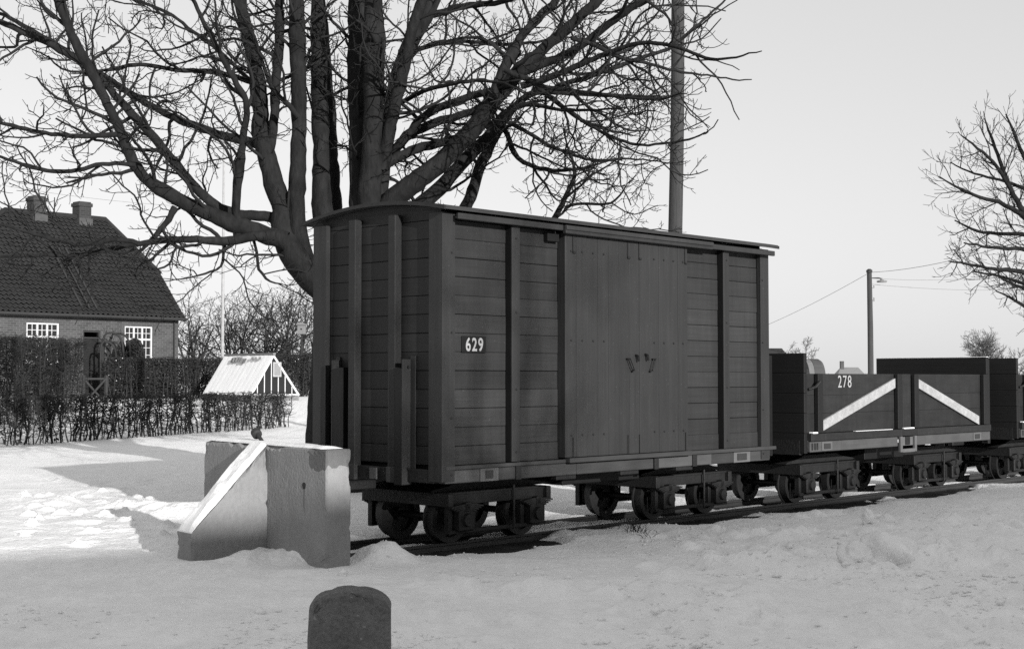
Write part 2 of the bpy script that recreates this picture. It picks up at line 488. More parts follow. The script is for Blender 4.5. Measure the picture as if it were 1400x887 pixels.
def spaced(lo, d0, d1, hi, step, grow=1.14):
    a = list(np.arange(d0, d1 + step/2, step))
    s, c = step, a[-1]
    while c < hi: s *= grow; c += s; a.append(c)
    s, c = step, a[0]
    while c > lo: s *= grow; c -= s; a.insert(0, c)
    return np.array(a)
xs = spaced(-900, -6.5, 8.0, 900, 0.038)
ys = spaced(-120, 7.4, 19.0, 2500, 0.038, 1.10)
GX, GY = np.meshgrid(xs, ys)
GZ = ground_z(GX, GY)
nx, ny = len(xs), len(ys)
q = Quads()
i = np.arange(ny-1)[:, None]*nx; j = np.arange(nx-1)[None, :]
q.v = [np.stack([GX, GY, GZ], -1).reshape(-1, 3)]; q.f = [np.stack([i+j, i+j+1, i+nx+j+1, i+nx+j], -1).reshape(-1, 4)]
q.build("snowy_ground", M['snow'], None, "structure")

b = MB()
def bed(t0, t1, w0, w1):
    n = 60
    vs = []
    for k in range(n+1):
        t = t0 + (t1-t0)*k/n
        vs += [tuple(TW(t, w0, 0.012)), tuple(TW(t, w1, 0.012))]
    b.add(vs, [(2*k, 2*k+2, 2*k+3, 2*k+1) for k in range(n)])
bed(-1.6, 80, -0.55, 2.25)
b.build("track_bed", M['earth'], None, kind="structure")

# railway line: two rails on sleepers
trk = empty("railway_track", C0, RZ)
tag(trk, "narrow gauge track half buried in snow under the wagons", "track")
prof = [(-.045, 0), (.045, 0), (.045, .01), (.008, .02), (.008, .06), (.022, .068), (.022, .09), (-.022, .09), (-.022, .068), (-.008, .06), (-.008, .02), (-.045, .01)]
for rw in RAIL_W:
    b = MB(); b.prism([(p[0] + rw, p[1]) for p in prof], -1.25, 80, 'x'); b.build("rail", M['rail'], trk)
b = MB(); b.cbox(-.09, .09, 0.2, 1.6, -.08, 0.02, .012)
sm = b.mesh("sleeper")
for k in range(40):
    link("sleeper", sm, M['sleeper'], trk, loc=(-0.9 + 0.66*k, random.uniform(-.03, .03), random.uniform(-.006, .006)))

# ------------------------------------------------------------------ bogie (a part of each wagon, with sub-parts)
def wheel_mesh():
    b = MB(); n = 28
    def ring(r0, r1, y0, y1):
        vs = []; fs = []
        for k in range(n):
            a = 2*math.pi*k/n; c, s = math.cos(a), math.sin(a)
            vs += [(r0*c, y0, r0*s), (r1*c, y0, r1*s), (r1*c, y1, r1*s), (r0*c, y1, r0*s)]
        for k in range(n):
            p = 4*k; o = 4*((k+1) % n)
            for e in range(4):
                fs.append((p+e, p+(e+1) % 4, o+(e+1) % 4, o+e))
        b.add(vs, fs)
    ring(0.172, 0.225, -0.045, 0.045)
    ring(0.172, 0.248, 0.045, 0.06)
    ring(0.02, 0.062, -0.06, 0.07)
    for k in range(5):
        a = 2*math.pi*(k + .2)/5; c, s = math.cos(a), math.sin(a)
        poly = [(.045, -.036), (.10, -.068), (.18, -.092), (.18, .092), (.10, .068), (.045, .036)]
        b.prism([(x*c - y*s, x*s + y*c) for x, y in poly], -.014, .018, 'y')
    return b.mesh("wheel")
WHEEL = wheel_mesh()

def make_bogie(parent, tc):
    z = 0.0
    b = MB()
    for s in (-1, 1):                                # side frames
        b.cbox(-.68, .66, .56*s - .03*s - .03, .56*s - .03*s + .03, .45, .56, .006)
        b.box(-.66, .64, .53*s - .045, .53*s + .045, .548, .566)
    for x in (-.66, .64):                            # headstocks
        b.cbox(x - .03, x + .03, -.61, .61, .44, .562, .006)
    b.cbox(-.07, .07, -.5, .5, .47, .56, .006)
    fr = b.build("bogie", M['iron'], parent)
    fr.location = (tc, 0.85, 0)
    b = MB()                                          # arched bolster plate and turntable
    b.prism([(-.78, .57), (-.74, .592), (-.55, .615), (-.36, .662), (.36, .662), (.52, .62), (.76, .592), (.82, .575), (.7, .57)], -.46, .46, 'y')
    b.cbox(-.2, .2, -.3, .3, .66, .69, .004)
    b.build("bolster", M['iron'], fr)
    for x in (-.47, .47):
        for s in (-1, 1):
            o = link("wheel", WHEEL, M['wheel'], fr, loc=(x, .35*s, .315), rot=(0, random.uniform(0, 6), 0 if s < 0 else math.pi))
        b = MB(); b.tube([(x, -.6, .315), (x, .6, .315)], [.032, .032], 10); b.build("axle", M['iron'], fr)
        for s in (-1, 1):
            yo = .535*s
            b = MB()                                   # axle box with lid
            b.cbox(x - .095, x + .095, min(yo - .06*s, yo + .085*s), max(yo - .06*s, yo + .085*s), .215, .415, .012)
            b.tube([(x, yo + .08*s, .315), (x, yo + .115*s, .315)], [.065, .055], 12)
            b.build("axle_box", M['iron'], fr)
            for g in (-1, 1):                          # axle guards either side of the box
                b = MB(); b.cbox(x + g*.145 - .024, x + g*.145 + .024, yo - .02, yo + .045, .19, .46, .004)
                b.build("axle_guard", M['iron'], fr)
            b = MB()                                   # leaf spring over the box
            for lv in range(4):
                L = .20 - .03*lv
                pts = [(x - L, .442), (x - L*.5, .457), (x, .462), (x + L*.5, .457), (x + L, .442)]
                poly = [(a, c - .014*lv - .0) for a, c in pts] + [(a, c - .014*lv - .0145) for a, c in pts[::-1]]
                b.prism(poly, yo + .05*s, yo + .095*s, 'y')
            b.cbox(x - .03, x + .03, yo + .045*s - .005, yo + .1*s + .005, .395, .475, .003)
            b.build("leaf_spring", M['iron'], fr)
    for s in (-1, 1):
        b = MB(); b.cbox(-.64, .64, .548*s - .018, .548*s + .018, .19, .228, .004); b.build("tie_bar", M['iron'], fr)
        b = MB(); b.tube([(.16, .6*s, .19), (.16, .6*s, .6)], [.012, .012], 8); b.build("brake_rod", M['iron'], fr)
    return fr

# ------------------------------------------------------------------ closed goods wagon 629
L1, W1 = 4.93, 1.7
car = empty("goods_wagon", C0, RZ)
tag(car, "dark closed boarded goods wagon with plate 629 and sliding door", "goods wagon")
ZB, ZT, NR = 0.835, 3.0, 13
rh = (ZT - ZB)/NR
def plank_run(x0, x1, mat, y0=0.0, th=0.03):
    for r in range(NR):
        dz = random.uniform(-.002, .002); dy = random.uniform(-.005, .004)
        b = MB(); b.cbox(x0, x1, y0 + dy, y0 + th, ZB + r*rh + .0014 + dz, ZB + (r+1)*rh - .0014 + dz, .004)
        b.build("plank", mat, car)
plank_run(.02, 1.6, M['plank_h'])
plank_run(3.3, 4.91, M['plank_h'])
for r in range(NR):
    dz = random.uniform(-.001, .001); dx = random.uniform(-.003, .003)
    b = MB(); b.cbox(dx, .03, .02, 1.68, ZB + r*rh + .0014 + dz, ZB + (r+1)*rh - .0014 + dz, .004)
    b.build("plank", M['plank_e_shade'], car)
b = MB()                                            # lining behind the planks, far side and far end
b.box(.034, 4.896, .034, 1.65, ZB, 3.03)
b.build("body_lining", M['tar'], car)
b = MB(); b.cbox(.02, 4.91, 1.66, 1.7, ZB, ZT, .004); b.build("side_wall", M['plank_h'], car)
b = MB(); b.cbox(4.90, 4.93, .02, 1.65, ZB, ZT, .004); b.build("end_wall", M['plank_e_shade'], car)
# upper gable of the ends under the arched roof
def roof_z(w): return 3.062 + 0.108*(1 - ((w - .865)/1.03)**2)
for x in (0.004, 4.90):
    b = MB(); ws = np.linspace(.02, 1.68, 13)
    b.prism([(.02, ZT + .003)] + [(1.68, ZT + .003)] + [(w, roof_z(w) - .004) for w in ws[::-1]], x, x + .026, 'x')
    b.build("gable_board", M['plank_e_shade'], car)
def upright(x0, x1, y0, y1, z0, z1, mat='plank_v', name="post"):
    b = MB(); b.cbox(x0, x1, y0, y1, z0, z1, .007); return b.build(name, M[mat], car)
# corner posts (an angle round each corner)
for (x0, x1, xe0, xe1) in ((-.062, .115, -.062, 0.0),):
    b = MB()
    b.prism([(-.055, -.055), (.10, -.055), (.10, -.006), (-.008, -.006), (-.008, .115), (-.055, .115)], .70, 3.05, 'z')
    b.build("corner_post", M['plank_v'], car)
    b = MB()
    b.prism([(-.055, 1.755), (.10, 1.755), (.10, 1.706), (-.008, 1.706), (-.008, 1.56), (-.055, 1.56)], .70, 3.05, 'z')
    b.build("corner_post", M['plank_v'], car)
    b = MB()
    b.prism([(4.985, -.055), (4.82, -.055), (4.82, -.006), (4.938, -.006), (4.938, .115), (4.985, .115)], .70, 3.05, 'z')
    b.build("corner_post", M['plank_v'], car)
    b = MB()
    b.prism([(4.985, 1.755), (4.82, 1.755), (4.82, 1.706), (4.938, 1.706), (4.938, 1.56), (4.985, 1.56)], .70, 3.05, 'z')
    b.build("corner_post", M['plank_v'], car)
for w in (.527, 1.088):
    upright(-.088, -.006, w, w + .1, .70, 3.07, 'plank_e_shade')
for t in (.80, 4.09):
    upright(t, t + .105, -.078, -.006, .84, 3.0)
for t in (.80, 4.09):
    b = MB(); b.box(t - .012, t - .001, -.074, -.006, .845, 2.99); b.build("batten_shade_strip", M['tar'], car)  # black strip paints the shaded left face of each batten
for t in (.80, 2.45, 4.09):
    upright(t, t + .105, 1.706, 1.76, .84, 3.0)
# bolt heads on posts and battens
def bolts(parent, pts, r=.013, d=.012):
    b = MB()
    b.tube([(0, 0, 0), (0, -d*.6, 0), (0, -d, 0)], [r, r, r*.5], 8); me = b.mesh("bolt")
    for p in pts: link("bolt", me, M['iron'], parent, loc=p, rot=(0, 0, random.uniform(-.1, .1)))
bp_ = [(t + .052, -.079, z) for t in (.80, 4.09) for z in (.93, 1.5, 2.2, 2.88)] + [(.06, -.056, z) for z in (.76, 1.25, 2.0, 2.7)] + [(4.86, -.056, z) for z in (.76, 1.25, 2.0, 2.7)]
bp_ += [(D, -.102, z) for D in (1.58, 1.74, 1.9, 2.06, 2.85, 3.01, 3.17, 3.33) for z in (1.06, 1.96, 2.81)]
bolts(car, bp_, .010, .008)
# short tarred stakes standing off the end
for (w0, w1) in ((.40, .50), (1.285, 1.385)):
    m = MB()
    lo, hi = (1.70, 1.685)
    if w0 > .9: lo, hi = hi, lo
    vs = []
    for x in (-.115, -.006):
        vs += [(x, w0, .655), (x, w1, .655), (x, w1, lo if w0 < .9 else lo), (x, w0, hi if w0 < .9 else hi)]
    m.add(vs, [(0,1,2,3), (4,7,6,5), (0,4,5,1), (1,5,6,2), (2,6,7,3), (3,7,4,0)])
    st = m.build("stake", M['tar'], car)
    s = -1 if w0 < .9 else 1
    m = MB(); e = w0 if s < 0 else w1
    m.box(-.118, -.004, min(e, e + s*.006), max(e, e + s*.006), .66, 1.77)
    m.box(-.018, -.006, min(e + s*.006, e + s*.065), max(e + s*.006, e + s*.065), .68, 1.80)
    m.build("stake_strap", M['plank_v'], car)
    for z in (1.70, .80):
        m = MB(); m.tube([(-.05, e, z), (-.05, e + s*.022, z)], [.014, .012], 8); m.build("bolt", M['iron'], car)
# sliding door of upright boards
D0, D1 = 1.50, 3.41
nb = 12; bw = (D1 - D0)/nb
for k in range(nb):
    dy = random.uniform(-.0015, .0015)
    b = MB(); b.cbox(D0 + k*bw + .0015, D0 + (k+1)*bw - .0015, -.10 + dy, -.065, .852, 2.985, .0035)
    b.build("door_board", M['plank_v'], car)
for z in (1.0, 1.9, 2.75):
    b = MB(); b.cbox(D0 + .01, D1 - .01, -.064, -.012, z, z + .12, .004); b.build("door_rail", M['plank_h'], car)
b = MB(); b.box(D0 - .004, D0 + .03, -.097, -.004, .853, 2.98); b.build("door_edge", M['plank_v'], car)
b = MB(); b.cbox(1.55, 3.47, -.115, -.012, .800, .846, .005); b.build("door_sill", M['beam'], car)
b = MB(); b.cbox(1.30, 1.46, -.06, -.006, 2.89, 2.965, .004); b.build("door_stop", M['tar'], car)
# boards below the eaves
for (x0, x1, y0, y1, z0, z1) in ((.06, 1.43, -.142, -.11, 2.992, 3.046), (1.44, 3.78, -.165, -.12, 2.965, 3.045), (1.44, 3.78, -.178, -.166, 3.0, 3.04), (3.785, 4.99, -.142, -.11, 2.975, 3.03)):
    b = MB(); b.cbox(x0, x1, y0, y1, z0, z1, .005); b.build("eaves_board", M['plank_h'], car)
b = MB(); b.cbox(.0, 4.93, -.012, .03, 3.003, 3.06, .003); b.build("wall_plate", M['tar'], car)
b = MB(); b.cbox(.0, 4.93, 1.67, 1.71, 3.003, 3.06, .003); b.build("wall_plate", M['tar'], car)
# roof: arched sheet with laths along its ends
b = MB(); ws = np.linspace(-.15, 1.88, 25)
b.prism([(w, roof_z(w)) for w in ws] + [(w, roof_z(w) + .032) for w in ws[::-1]], -.10, 5.04, 'x')
b.build("roof", M['roofing'], car)
b = MB(); b.prism([(w, roof_z(w) - .004) for w in ws] + [(w, roof_z(w) + .026) for w in ws[::-1]], -.118, -.102, 'x'); b.build("roof_edge", M['roofing_edge'], car)
b = MB(); b.prism([(w, roof_z(w) - .008) for w in ws] + [(w, roof_z(w) + .026) for w in ws[::-1]], 5.042, 5.065, 'x'); b.build("roof_edge", M['roofing_edge'], car)
# underframe
for (x0, x1, mat) in ((.0, .42, 'beam_pale'), (.66, 1.72, 'beam'), (1.725, 2.9, 'beam'), (2.905, 3.9, 'beam_pale'), (3.905, 4.3, 'beam'), (4.62, 5.0, 'beam')):
    b = MB(); b.cbox(x0, x1, -.045, .05, .682, .796, .006); b.build("sole_beam", M[mat], car)
for (x0, x1) in ((.425, .655), (4.305, 4.615)):
    b = MB(); b.box(x0, x1, -.045, .05, .682, .796)
    c = b.build("label_holder", M['pale_paint'], car)
    b = MB(); b.box(x0 + .065, x1 - .075, -.054, -.046, .705, .778); b.build("label_board", M['dark_wood'], c)
b = MB(); b.cbox(.0, 1.55, -.06, -.01, .80, .833, .004); b.build("lower_ledge", M['beam'], car)
b = MB(); b.cbox(3.475, 5.09, -.075, -.01, .80, .838, .004); b.build("lower_ledge", M['beam'], car)
b = MB(); b.cbox(.0, 4.93, 1.65, 1.645, .682, .796, .006); b.build("sole_beam", M['beam'], car)
b = MB(); b.cbox(-.05, .045, .055, 1.645, .682, .80, .006); b.build("headstock", M['iron'], car)
b = MB(); b.cbox(4.885, 4.98, .055, 1.645, .682, .80, .006); b.build("headstock", M['iron'], car)
b = MB(); b.box(.05, 4.88, .055, 1.645, .74, .83); b.build("floor", M['tar'], car)
for w in (.53, 1.09):
    b = MB(); b.cbox(-.095, -.052, w - .01, w + .11, .67, .81, .005); b.build("post_shoe", M['beam'], car)
b = MB(); b.cbox(-.07, -.052, .80, .90, .685, .79, .004); b.build("coupling_plate", M['beam_pale'], car)
for t in (.87, 2.9, 3.55):
    b = MB(); b.cbox(t, t + .07, -.062, -.046, .675, .80, .003); b.build("bracket", M['iron'], car)
for t in (1.45, 2.4, 3.3):
    b = MB(); b.cbox(t, t + .28, -.03, .05, .640, .682, .006); b.build("stirrup", M['iron'], car)
for (x0, x1) in ((-.42, -.055), (4.985, 5.40)):
    b = MB(); b.cbox(x0, x1, .81, .89, .60, .68, .01); b.build("drawbar", M['iron'], car)
b = MB(); b.cbox(1.9, 3.1, .3, 1.5, .55, .735, .01); b.build("truss_block", M['tar'], car)
# door ironwork: hangers, straps and the two lifting handles
for t in (1.60, 2.42, 2.60, 3.36):
    b = MB(); b.box(t, t + .008, -.108, -.101, 2.80, 2.96); b.box(t, t + .04, -.114, -.101, 2.79, 2.81); b.build("door_hanger", M['iron'], car)
    b = MB(); b.box(t, t + .008, -.109, -.101, .855, 1.04); b.build("door_strap", M['iron'], car)
def loop(t, z, lean):
    b = MB(); w, h = .022, .062
    pts = [(-w, h), (w*.7, h), (w, -h*.8), (-w*.4, -h)]
    pts = [(t + x + lean*zz, z + zz) for x, zz in pts]
    for a, c in zip(pts, pts[1:] + pts[:1]):
        b.tube([(a[0], -.125, a[1]), (c[0], -.125, c[1])], [.005, .005], 6)
    for p in pts: b.tube([(p[0], -.125, p[1]), (p[0], -.1, p[1])], [.009, .009], 6)
    b.build("door_handle", M['tar'], car)
def hasp(t, z):
    b = MB(); b.tube([(t, -.1, z), (t, -.135, z - .01), (t + .01, -.135, z - .06)], [.014, .014, .012], 6); b.build("hasp", M['tar'], car)
loop(2.455, 1.73, -.5)
loop(2.80, 1.73, .5)
hasp(2.55, 1.83); hasp(2.70, 1.84)
# number plate
def text_mesh(body, height, width, name, bold=0.02):
    cu = bpy.data.curves.new(name, 'FONT'); cu.body = body; cu.size = 1.0; cu.extrude = 0.002; cu.offset = bold; cu.space_character = 1.2
    ob = bpy.data.objects.new(name, cu); COL.objects.link(ob)
    dg = bpy.context.evaluated_depsgraph_get()
    me = bpy.data.meshes.new_from_object(ob.evaluated_get(dg))
    bpy.data.objects.remove(ob); me.name = name
    co = np.zeros(len(me.vertices)*3); me.vertices.foreach_get("co", co); co = co.reshape(-1, 3)
    x = (co[:, 0] - co[:, 0].min())/np.ptp(co[:, 0])*width
    y = (co[:, 1] - co[:, 1].min())/np.ptp(co[:, 1])*height
    out = np.stack([x, -co[:, 2], y], -1)
    me.vertices.foreach_set("co", out.ravel()); me.update(); me.materials.clear()
    return me
b = MB(); b.cbox(.225, .525, -.016, -.004, 1.828, 1.975, .003)
pl = b.build("number_plate", M['plate'], car)
link("plate_digits", text_mesh("629", .124, .215, "plate_digits", 0.02), M['white_worn'], pl, loc=(.268, -.0185, 1.839))
for tc in (1.0, 4.0):
    make_bogie(car, tc)

# ------------------------------------------------------------------ open wagons
def make_open_wagon(t0, number, label, stripes=True, length=4.78):
    root = empty("open_wagon", TW(t0, 0), RZ)
    tag(root, label, "open wagon", "open wagons coupled behind the closed wagon")
    Lg = length
    def part(name, mat, *a, c=.006):
        b = MB(); b.cbox(*a, c); return b.build(name, M[mat], root)
    hb = (1.655 - .955)/3
    for (x0, x1) in ((.075, 2.2), (2.62, Lg - .075)):
        for (za, zb) in ((.955, 1.185), (1.185, 1.40), (1.40, 1.655)):
            dy = random.uniform(-.002, .002)
            part("side_board", 'plank_g', x0, x1, dy, .045, za + .0006, zb - .0006, c=.0025)
    part("side_board", 'plank_g', 2.2, 2.62, .006, .045, .955, 1.652)
    for r in range(3):
        part("side_board", 'plank_h', .075, Lg - .075, 1.655, 1.70, .955 + r*hb + .0015, .955 + (r+1)*hb - .0015)
    # taller ends of wide boards with stakes
    for x in (0.0, Lg - .065):
        z = .72; k = 0
        for hgt in (.235, .235, .235, .235, .235):
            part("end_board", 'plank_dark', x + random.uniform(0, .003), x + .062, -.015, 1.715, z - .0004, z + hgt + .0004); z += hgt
        o = -.075 if x == 0 else .064
        for w in (.0 if x else .42, 1.15, 1.6):
            part("end_stake", 'plank_dark', x + o, x + o + .07, w, w + .1, .68, 1.87)
    part("end_snow", 'snow_clean', Lg - .066, Lg + .0, -.016, 1.716, 1.898, 1.906, c=.002)
    for x in (.23, 2.12, 2.56, Lg - .24):
        part("side_post", 'plank_dark', x, x + .11, -.062, -.006, .955, 1.655)
    part("side_post", 'plank_g', 2.17 + .12, 2.50, -.035, -.006, .955, 1.655)
    if stripes:
        for (xa, za, xb, zb) in ((.365, .975, 2.105, 1.48), (2.70, 1.478, 4.44, .955)):
            b = MB()
            vs = []
            for y in (-.032, -.006):
                vs += [(xa, y, za), (xb, y, zb), (xb, y, zb + .118), (xa, y, za + .118)]
            b.add(vs, [(0,1,2,3), (4,7,6,5), (0,4,5,1), (1,5,6,2), (2,6,7,3), (3,7,4,0)])
            s = b.build("diagonal_brace", M['white_worn'], root)
    for (x0, x1) in ((.06, .36), (.365, 2.17), (2.175, 2.62), (2.625, Lg - .05)):
        part("bottom_rail", 'plank_g', x0, x1, -.07, -.004, .862, .95)
    for (x0, x1) in ((.06, .75), (.755, 2.12), (2.56, Lg - .05)):
        part("sole_beam", 'beam_pale', x0, x1, -.05, .05, .735, .856)
    for x in (.34, 4.24):
        part("label_holder", 'pale_paint', x - .03, x + .2, -.058, -.051, .745, .85, c=.002)
        part("label_board", 'dark_wood', x + .01, x + .15, -.066, -.059, .765, .83, c=.002)
    for x in (.09, .15, .2):
        part("bolt_plate", 'iron', x, x + .025, -.06, -.051, .76, .84, c=.003)
    part("floor", 'tar', .06, Lg - .06, .05, 1.655, .88, .955)
    part("sole_beam", 'beam', .06, Lg - .06, 1.65, 1.74, .735, .856)
    part("headstock", 'iron', .0, .06, .05, 1.65, .70, .88)
    part("headstock", 'iron', Lg - .06, Lg, .05, 1.65, .70, .88)
    for (x0, x1) in ((-.36, 0), (Lg, Lg + .3)):
        part("drawbar", 'iron', x0, x1, .81, .89, .60, .68, c=.01)
    part("truss_block", 'tar', 1.9, 2.9, .3, 1.5, .56, .735)
    # stirrup step in the middle of the sole
    part("step_iron", 'pale_paint', 2.13, 2.185, -.085, -.052, .66, .86, c=.003)
    part("step_iron", 'pale_paint', 2.50, 2.555, -.085, -.052, .66, .86, c=.003)
    part("step_iron", 'pale_paint', 2.187, 2.498, -.085, -.052, .655, .70, c=.003)
    part("step_board", 'pale_paint', 2.19, 2.495, -.06, -.052, .74, .85, c=.002)
    part("step_plate", 'iron', 2.29, 2.40, -.072, -.061, .75, .855, c=.002)
    part("rail_snow", 'snow_clean', 2.25, 2.52, -.075, -.008, .951, .968, c=.006)
    part("rail_snow", 'snow_clean', .10, .21, -.07, -.008, .951, .97, c=.006)
    part("rail_snow", 'snow_clean', 1.1, 2.0, -.05, -.008, .951, .957, c=.002)
    for x in (.16, .16):
        pass
    b = MB(); b.tube([(.10, -.012, 1.47), (.16, -.07, 1.50), (.22, -.09, 1.56)], [.018, .018, .02], 8); b.build("side_latch", M['iron'], root)
    if number:
        link("painted_number", text_mesh(number, .148, .31, "painted_number", 0.004), M['white_worn'], root, loc=(.76, -.0065, 1.487))
    make_bogie(root, 1.0); make_bogie(root, Lg - 1.0)
    return root
ow = make_open_wagon(5.77, "278", "open wagon 278 with two white diagonal braces, behind the closed wagon")
ow2 = make_open_wagon(11.46, None, "farthest open wagon cut off by the right edge, beyond wagon 278", stripes=False)

# load seen over the side of wagon 278: a banded steel drum resting on a crate
T = lambda t, w, z: TW(t, w, z)
cr = empty("load_crate", TW(7.05, .9, .955), RZ); tag(cr, "dark wooden crate standing inside open wagon 278 under the drum", "crate")
b = MB(); b.cbox(-.42, .42, -.38, .38, 0, .40, .008); b.build("crate_body", M['dark_wood'], cr)
for x in (-.36, .30):
    b = MB(); b.cbox(x, x + .07, -.40, -.382, 0, .40, .003); b.build("crate_batten", M['dark_wood'], cr)
dr = empty("steel_drum", TW(6.99, .9, 1.603), 0.12); tag(dr, "pale banded drum lying in open wagon 278 beside its tall end", "drum")
b = MB()
b.tube([(-.62, 0, 0), (-.61, 0, 0), (.19, 0, 0)], [.22, .242, .242], 28); b.build("drum_body", M['grey_wood'], dr, smooth=False)
b = MB(); b.tube([(.1915, 0, 0), (.30, 0, 0), (.335, 0, 0), (.34, 0, 0)], [.246, .246, .225, .10], 28); b.build("drum_shaded_cap", M['beam_pale'], dr)  # darker colour carries the shading of the tapered end
for x, r in ((.09, .252), (-.2, .252)):
    b = MB(); b.tube([(x - .03, 0, 0), (x - .02, 0, 0), (x + .02, 0, 0), (x + .03, 0, 0)], [.243, r, r, .243], 28); b.build("drum_hoop", M['iron'], dr)

# ------------------------------------------------------------------ concrete buffer stop
BP = C0 + Vector((-1.505 - C0.x, 11.35 - C0.y, 0))           # front right foot of the wall
bs = empty("buffer_stop", BP, RZ + math.pi/2 - math.radians(8))
tag(bs, "concrete buffer stop with sloping buttress at the end of the track", "buffer stop")
# local x along EV, local y along -DV  (x = leftwards along the wall, y = towards the viewer's left)
def bpart(name, mat, poly_or_box, axis=None, a0=0, a1=0, c=.012):
    b = MB()
    if axis: b.prism(poly_or_box, a0, a1, axis)
    else: b.cbox(*poly_or_box, c)
    return b.build(name, M[mat], bs)
WH = 1.02
wl = bpart("wall", 'concrete', (0, 2.255, -.235, 0.0, -.2, WH))
# buttress: sloping fin
bt = bpart("buttress", 'concrete', [(0.002, -.2), (.71, -.2), (.71, .30), (.67, .34), (0.002, WH - .012)], 'x', 1.0, 1.28)
def weather(o, k, cuts=22):
    """chipped, slightly uneven cast surface"""
    me = o.data; bm = bmesh.new(); bm.from_mesh(me)
    bmesh.ops.triangulate(bm, faces=[f for f in bm.faces if len(f.verts) > 4])
    for _ in range(6):
        e = [e for e in bm.edges if e.calc_length() > .07]
        if not e: break
        bmesh.ops.subdivide_edges(bm, edges=e, cuts=1)
        bmesh.ops.triangulate(bm, faces=[f for f in bm.faces if len(f.verts) > 4])
    bm.normal_update()
    co = np.array([v.co[:] for v in bm.verts])
    n = fbm(co[:, 0]*9 + co[:, 2]*3 + 5, co[:, 1]*9 + co[:, 2]*8, 4)
    for v, q_ in zip(bm.verts, n):
        sharp = max((e.calc_face_angle(0) for e in v.link_edges), default=0)
        v.co -= v.normal*(k*float(q_) + (max(0, float(q_) - .05)*.05 if sharp > .5 else 0))
    bm.to_mesh(me); bm.free()
weather(wl, .0025); weather(bt, .0025)
def snow_strip(name, pts, x0, x1, th, n=26, rag=.010):
    """ragged layer of snow lying on a strip; pts = list of (y, z) along the strip"""
    q = Quads(); vs = []
    pts = np.array(pts, float); seg = np.linalg.norm(np.diff(pts, axis=0), axis=1); L = np.r_[0, np.cumsum(seg)]
    u = np.linspace(0, L[-1], n); yy = np.interp(u, L, pts[:, 0]); zz = np.interp(u, L, pts[:, 1])
    m = 7; xx = np.linspace(0, 1, m)
    G = np.zeros((n, m, 3)); B = np.zeros((n, m, 3))
    for a in range(n):
        j0 = rag*float(fbm(np.array([u[a]*9 + x0]), np.array([1.7]), 3)[0]); j1 = rag*float(fbm(np.array([u[a]*9 + 50]), np.array([x1]), 3)[0])
        for c in range(m):
            X = (x0 + j0) + ((x1 + j1) - (x0 + j0))*xx[c]
            h = th*(0.25 if c in (0, m-1) else 1.0)*(1 + .6*float(fbm(np.array([u[a]*7]), np.array([xx[c]*2 + x0]), 2)[0]))
            if a in (0, n-1): h *= .4
            G[a, c] = (X, yy[a], zz[a] + h); B[a, c] = (X, yy[a], zz[a] + .001)
    for a in range(n-1):
        for c in range(m-1):
            vs.append([G[a, c], G[a, c+1], G[a+1, c+1], G[a+1, c]])
        for c in (0, m-1):
            vs.append([B[a, c], B[a+1, c], G[a+1, c], G[a, c]])
    for a in (0, n-1):
        for c in range(m-1):
            vs.append([B[a, c], B[a, c+1], G[a, c+1], G[a, c]])
    q.quads(np.array(vs)); return q
def strip_along_x(x0, x1, y0, y1, z, th, name, parent, mat='snow_clean', n=40):
    q = snow_strip(name, [(x0, 0), (x1, 0)], y0, y1, th, n)
    for v in q.v:
        v[:] = v[:, [1, 0, 2]]; v[:, 2] += z
    return q.build(name, M[mat], parent, kind="stuff", smooth=False)
strip_along_x(.12, 2.25, -.23, -.012, WH, .022, "wall_snow", bs)
snow_strip("slope_snow", [(.015, WH), (.67, .345), (.705, .305)], 1.0, 1.28, .05).build("slope_snow", M['snow_clean'], bs, kind="stuff", smooth=False)
b = MB(); b.tube([(.36, .003, .71), (.36, -.004, .71)], [.028, .028], 12); b.build("bolt_hole", M['plate'], bs)
b = MB()                                               # bent iron bolt with a thick round head standing out of the coping
b.tube([(1.30, -.11, WH - .03), (1.31, -.115, WH + .015), (1.44, -.13, WH + .075)], [.013, .017, .02], 10)
b.tube([(1.435, -.13, WH + .07), (1.445, -.13, WH + .074), (1.495, -.14, WH + .096), (1.50, -.14, WH + .099)], [.030, .046, .046, .034], 14)
b.build("bolt", M['beam'], bs)

# dark granite post in the foreground
sp = P(479, 840, 6.1); sz = 0.0
st = empty("stone_post", (sp.x, 6.1, 0), math.radians(4)); tag(st, "dark round topped stone post in the foreground snow", "stone post")
w = .176
arc = [(w*math.sin(a), .602 + (.087)*(math.cos(a*1.0) - math.cos(1.5708))/(1 - math.cos(1.5708))) for a in np.linspace(-math.pi/2, math.pi/2, 19)]
b = MB(); prof = [(w, -.3)] + [(x, z) for x, z in arc[::-1]] + [(-w, -.3)]
c = .012
inner = [(x*(1 - c/w), z - (c if z > 0 else 0)) for x, z in prof]
n = len(prof)
vs = [(x, -.11, z) for x, z in inner] + [(x, -.11 + c, z) for x, z in prof] + [(x, .11 - c, z) for x, z in prof] + [(x, .11, z) for x, z in inner]
fs = [tuple(range(n)), tuple(range(3*n, 4*n))[::-1]]
for r in range(3):
    for k in range(n):
        fs.append((r*n + k, r*n + (k+1) % n, (r+1)*n + (k+1) % n, (r+1)*n + k))
b.add(vs, fs); so = b.build("stone_body", M['stone'], st); weather(so, .003)

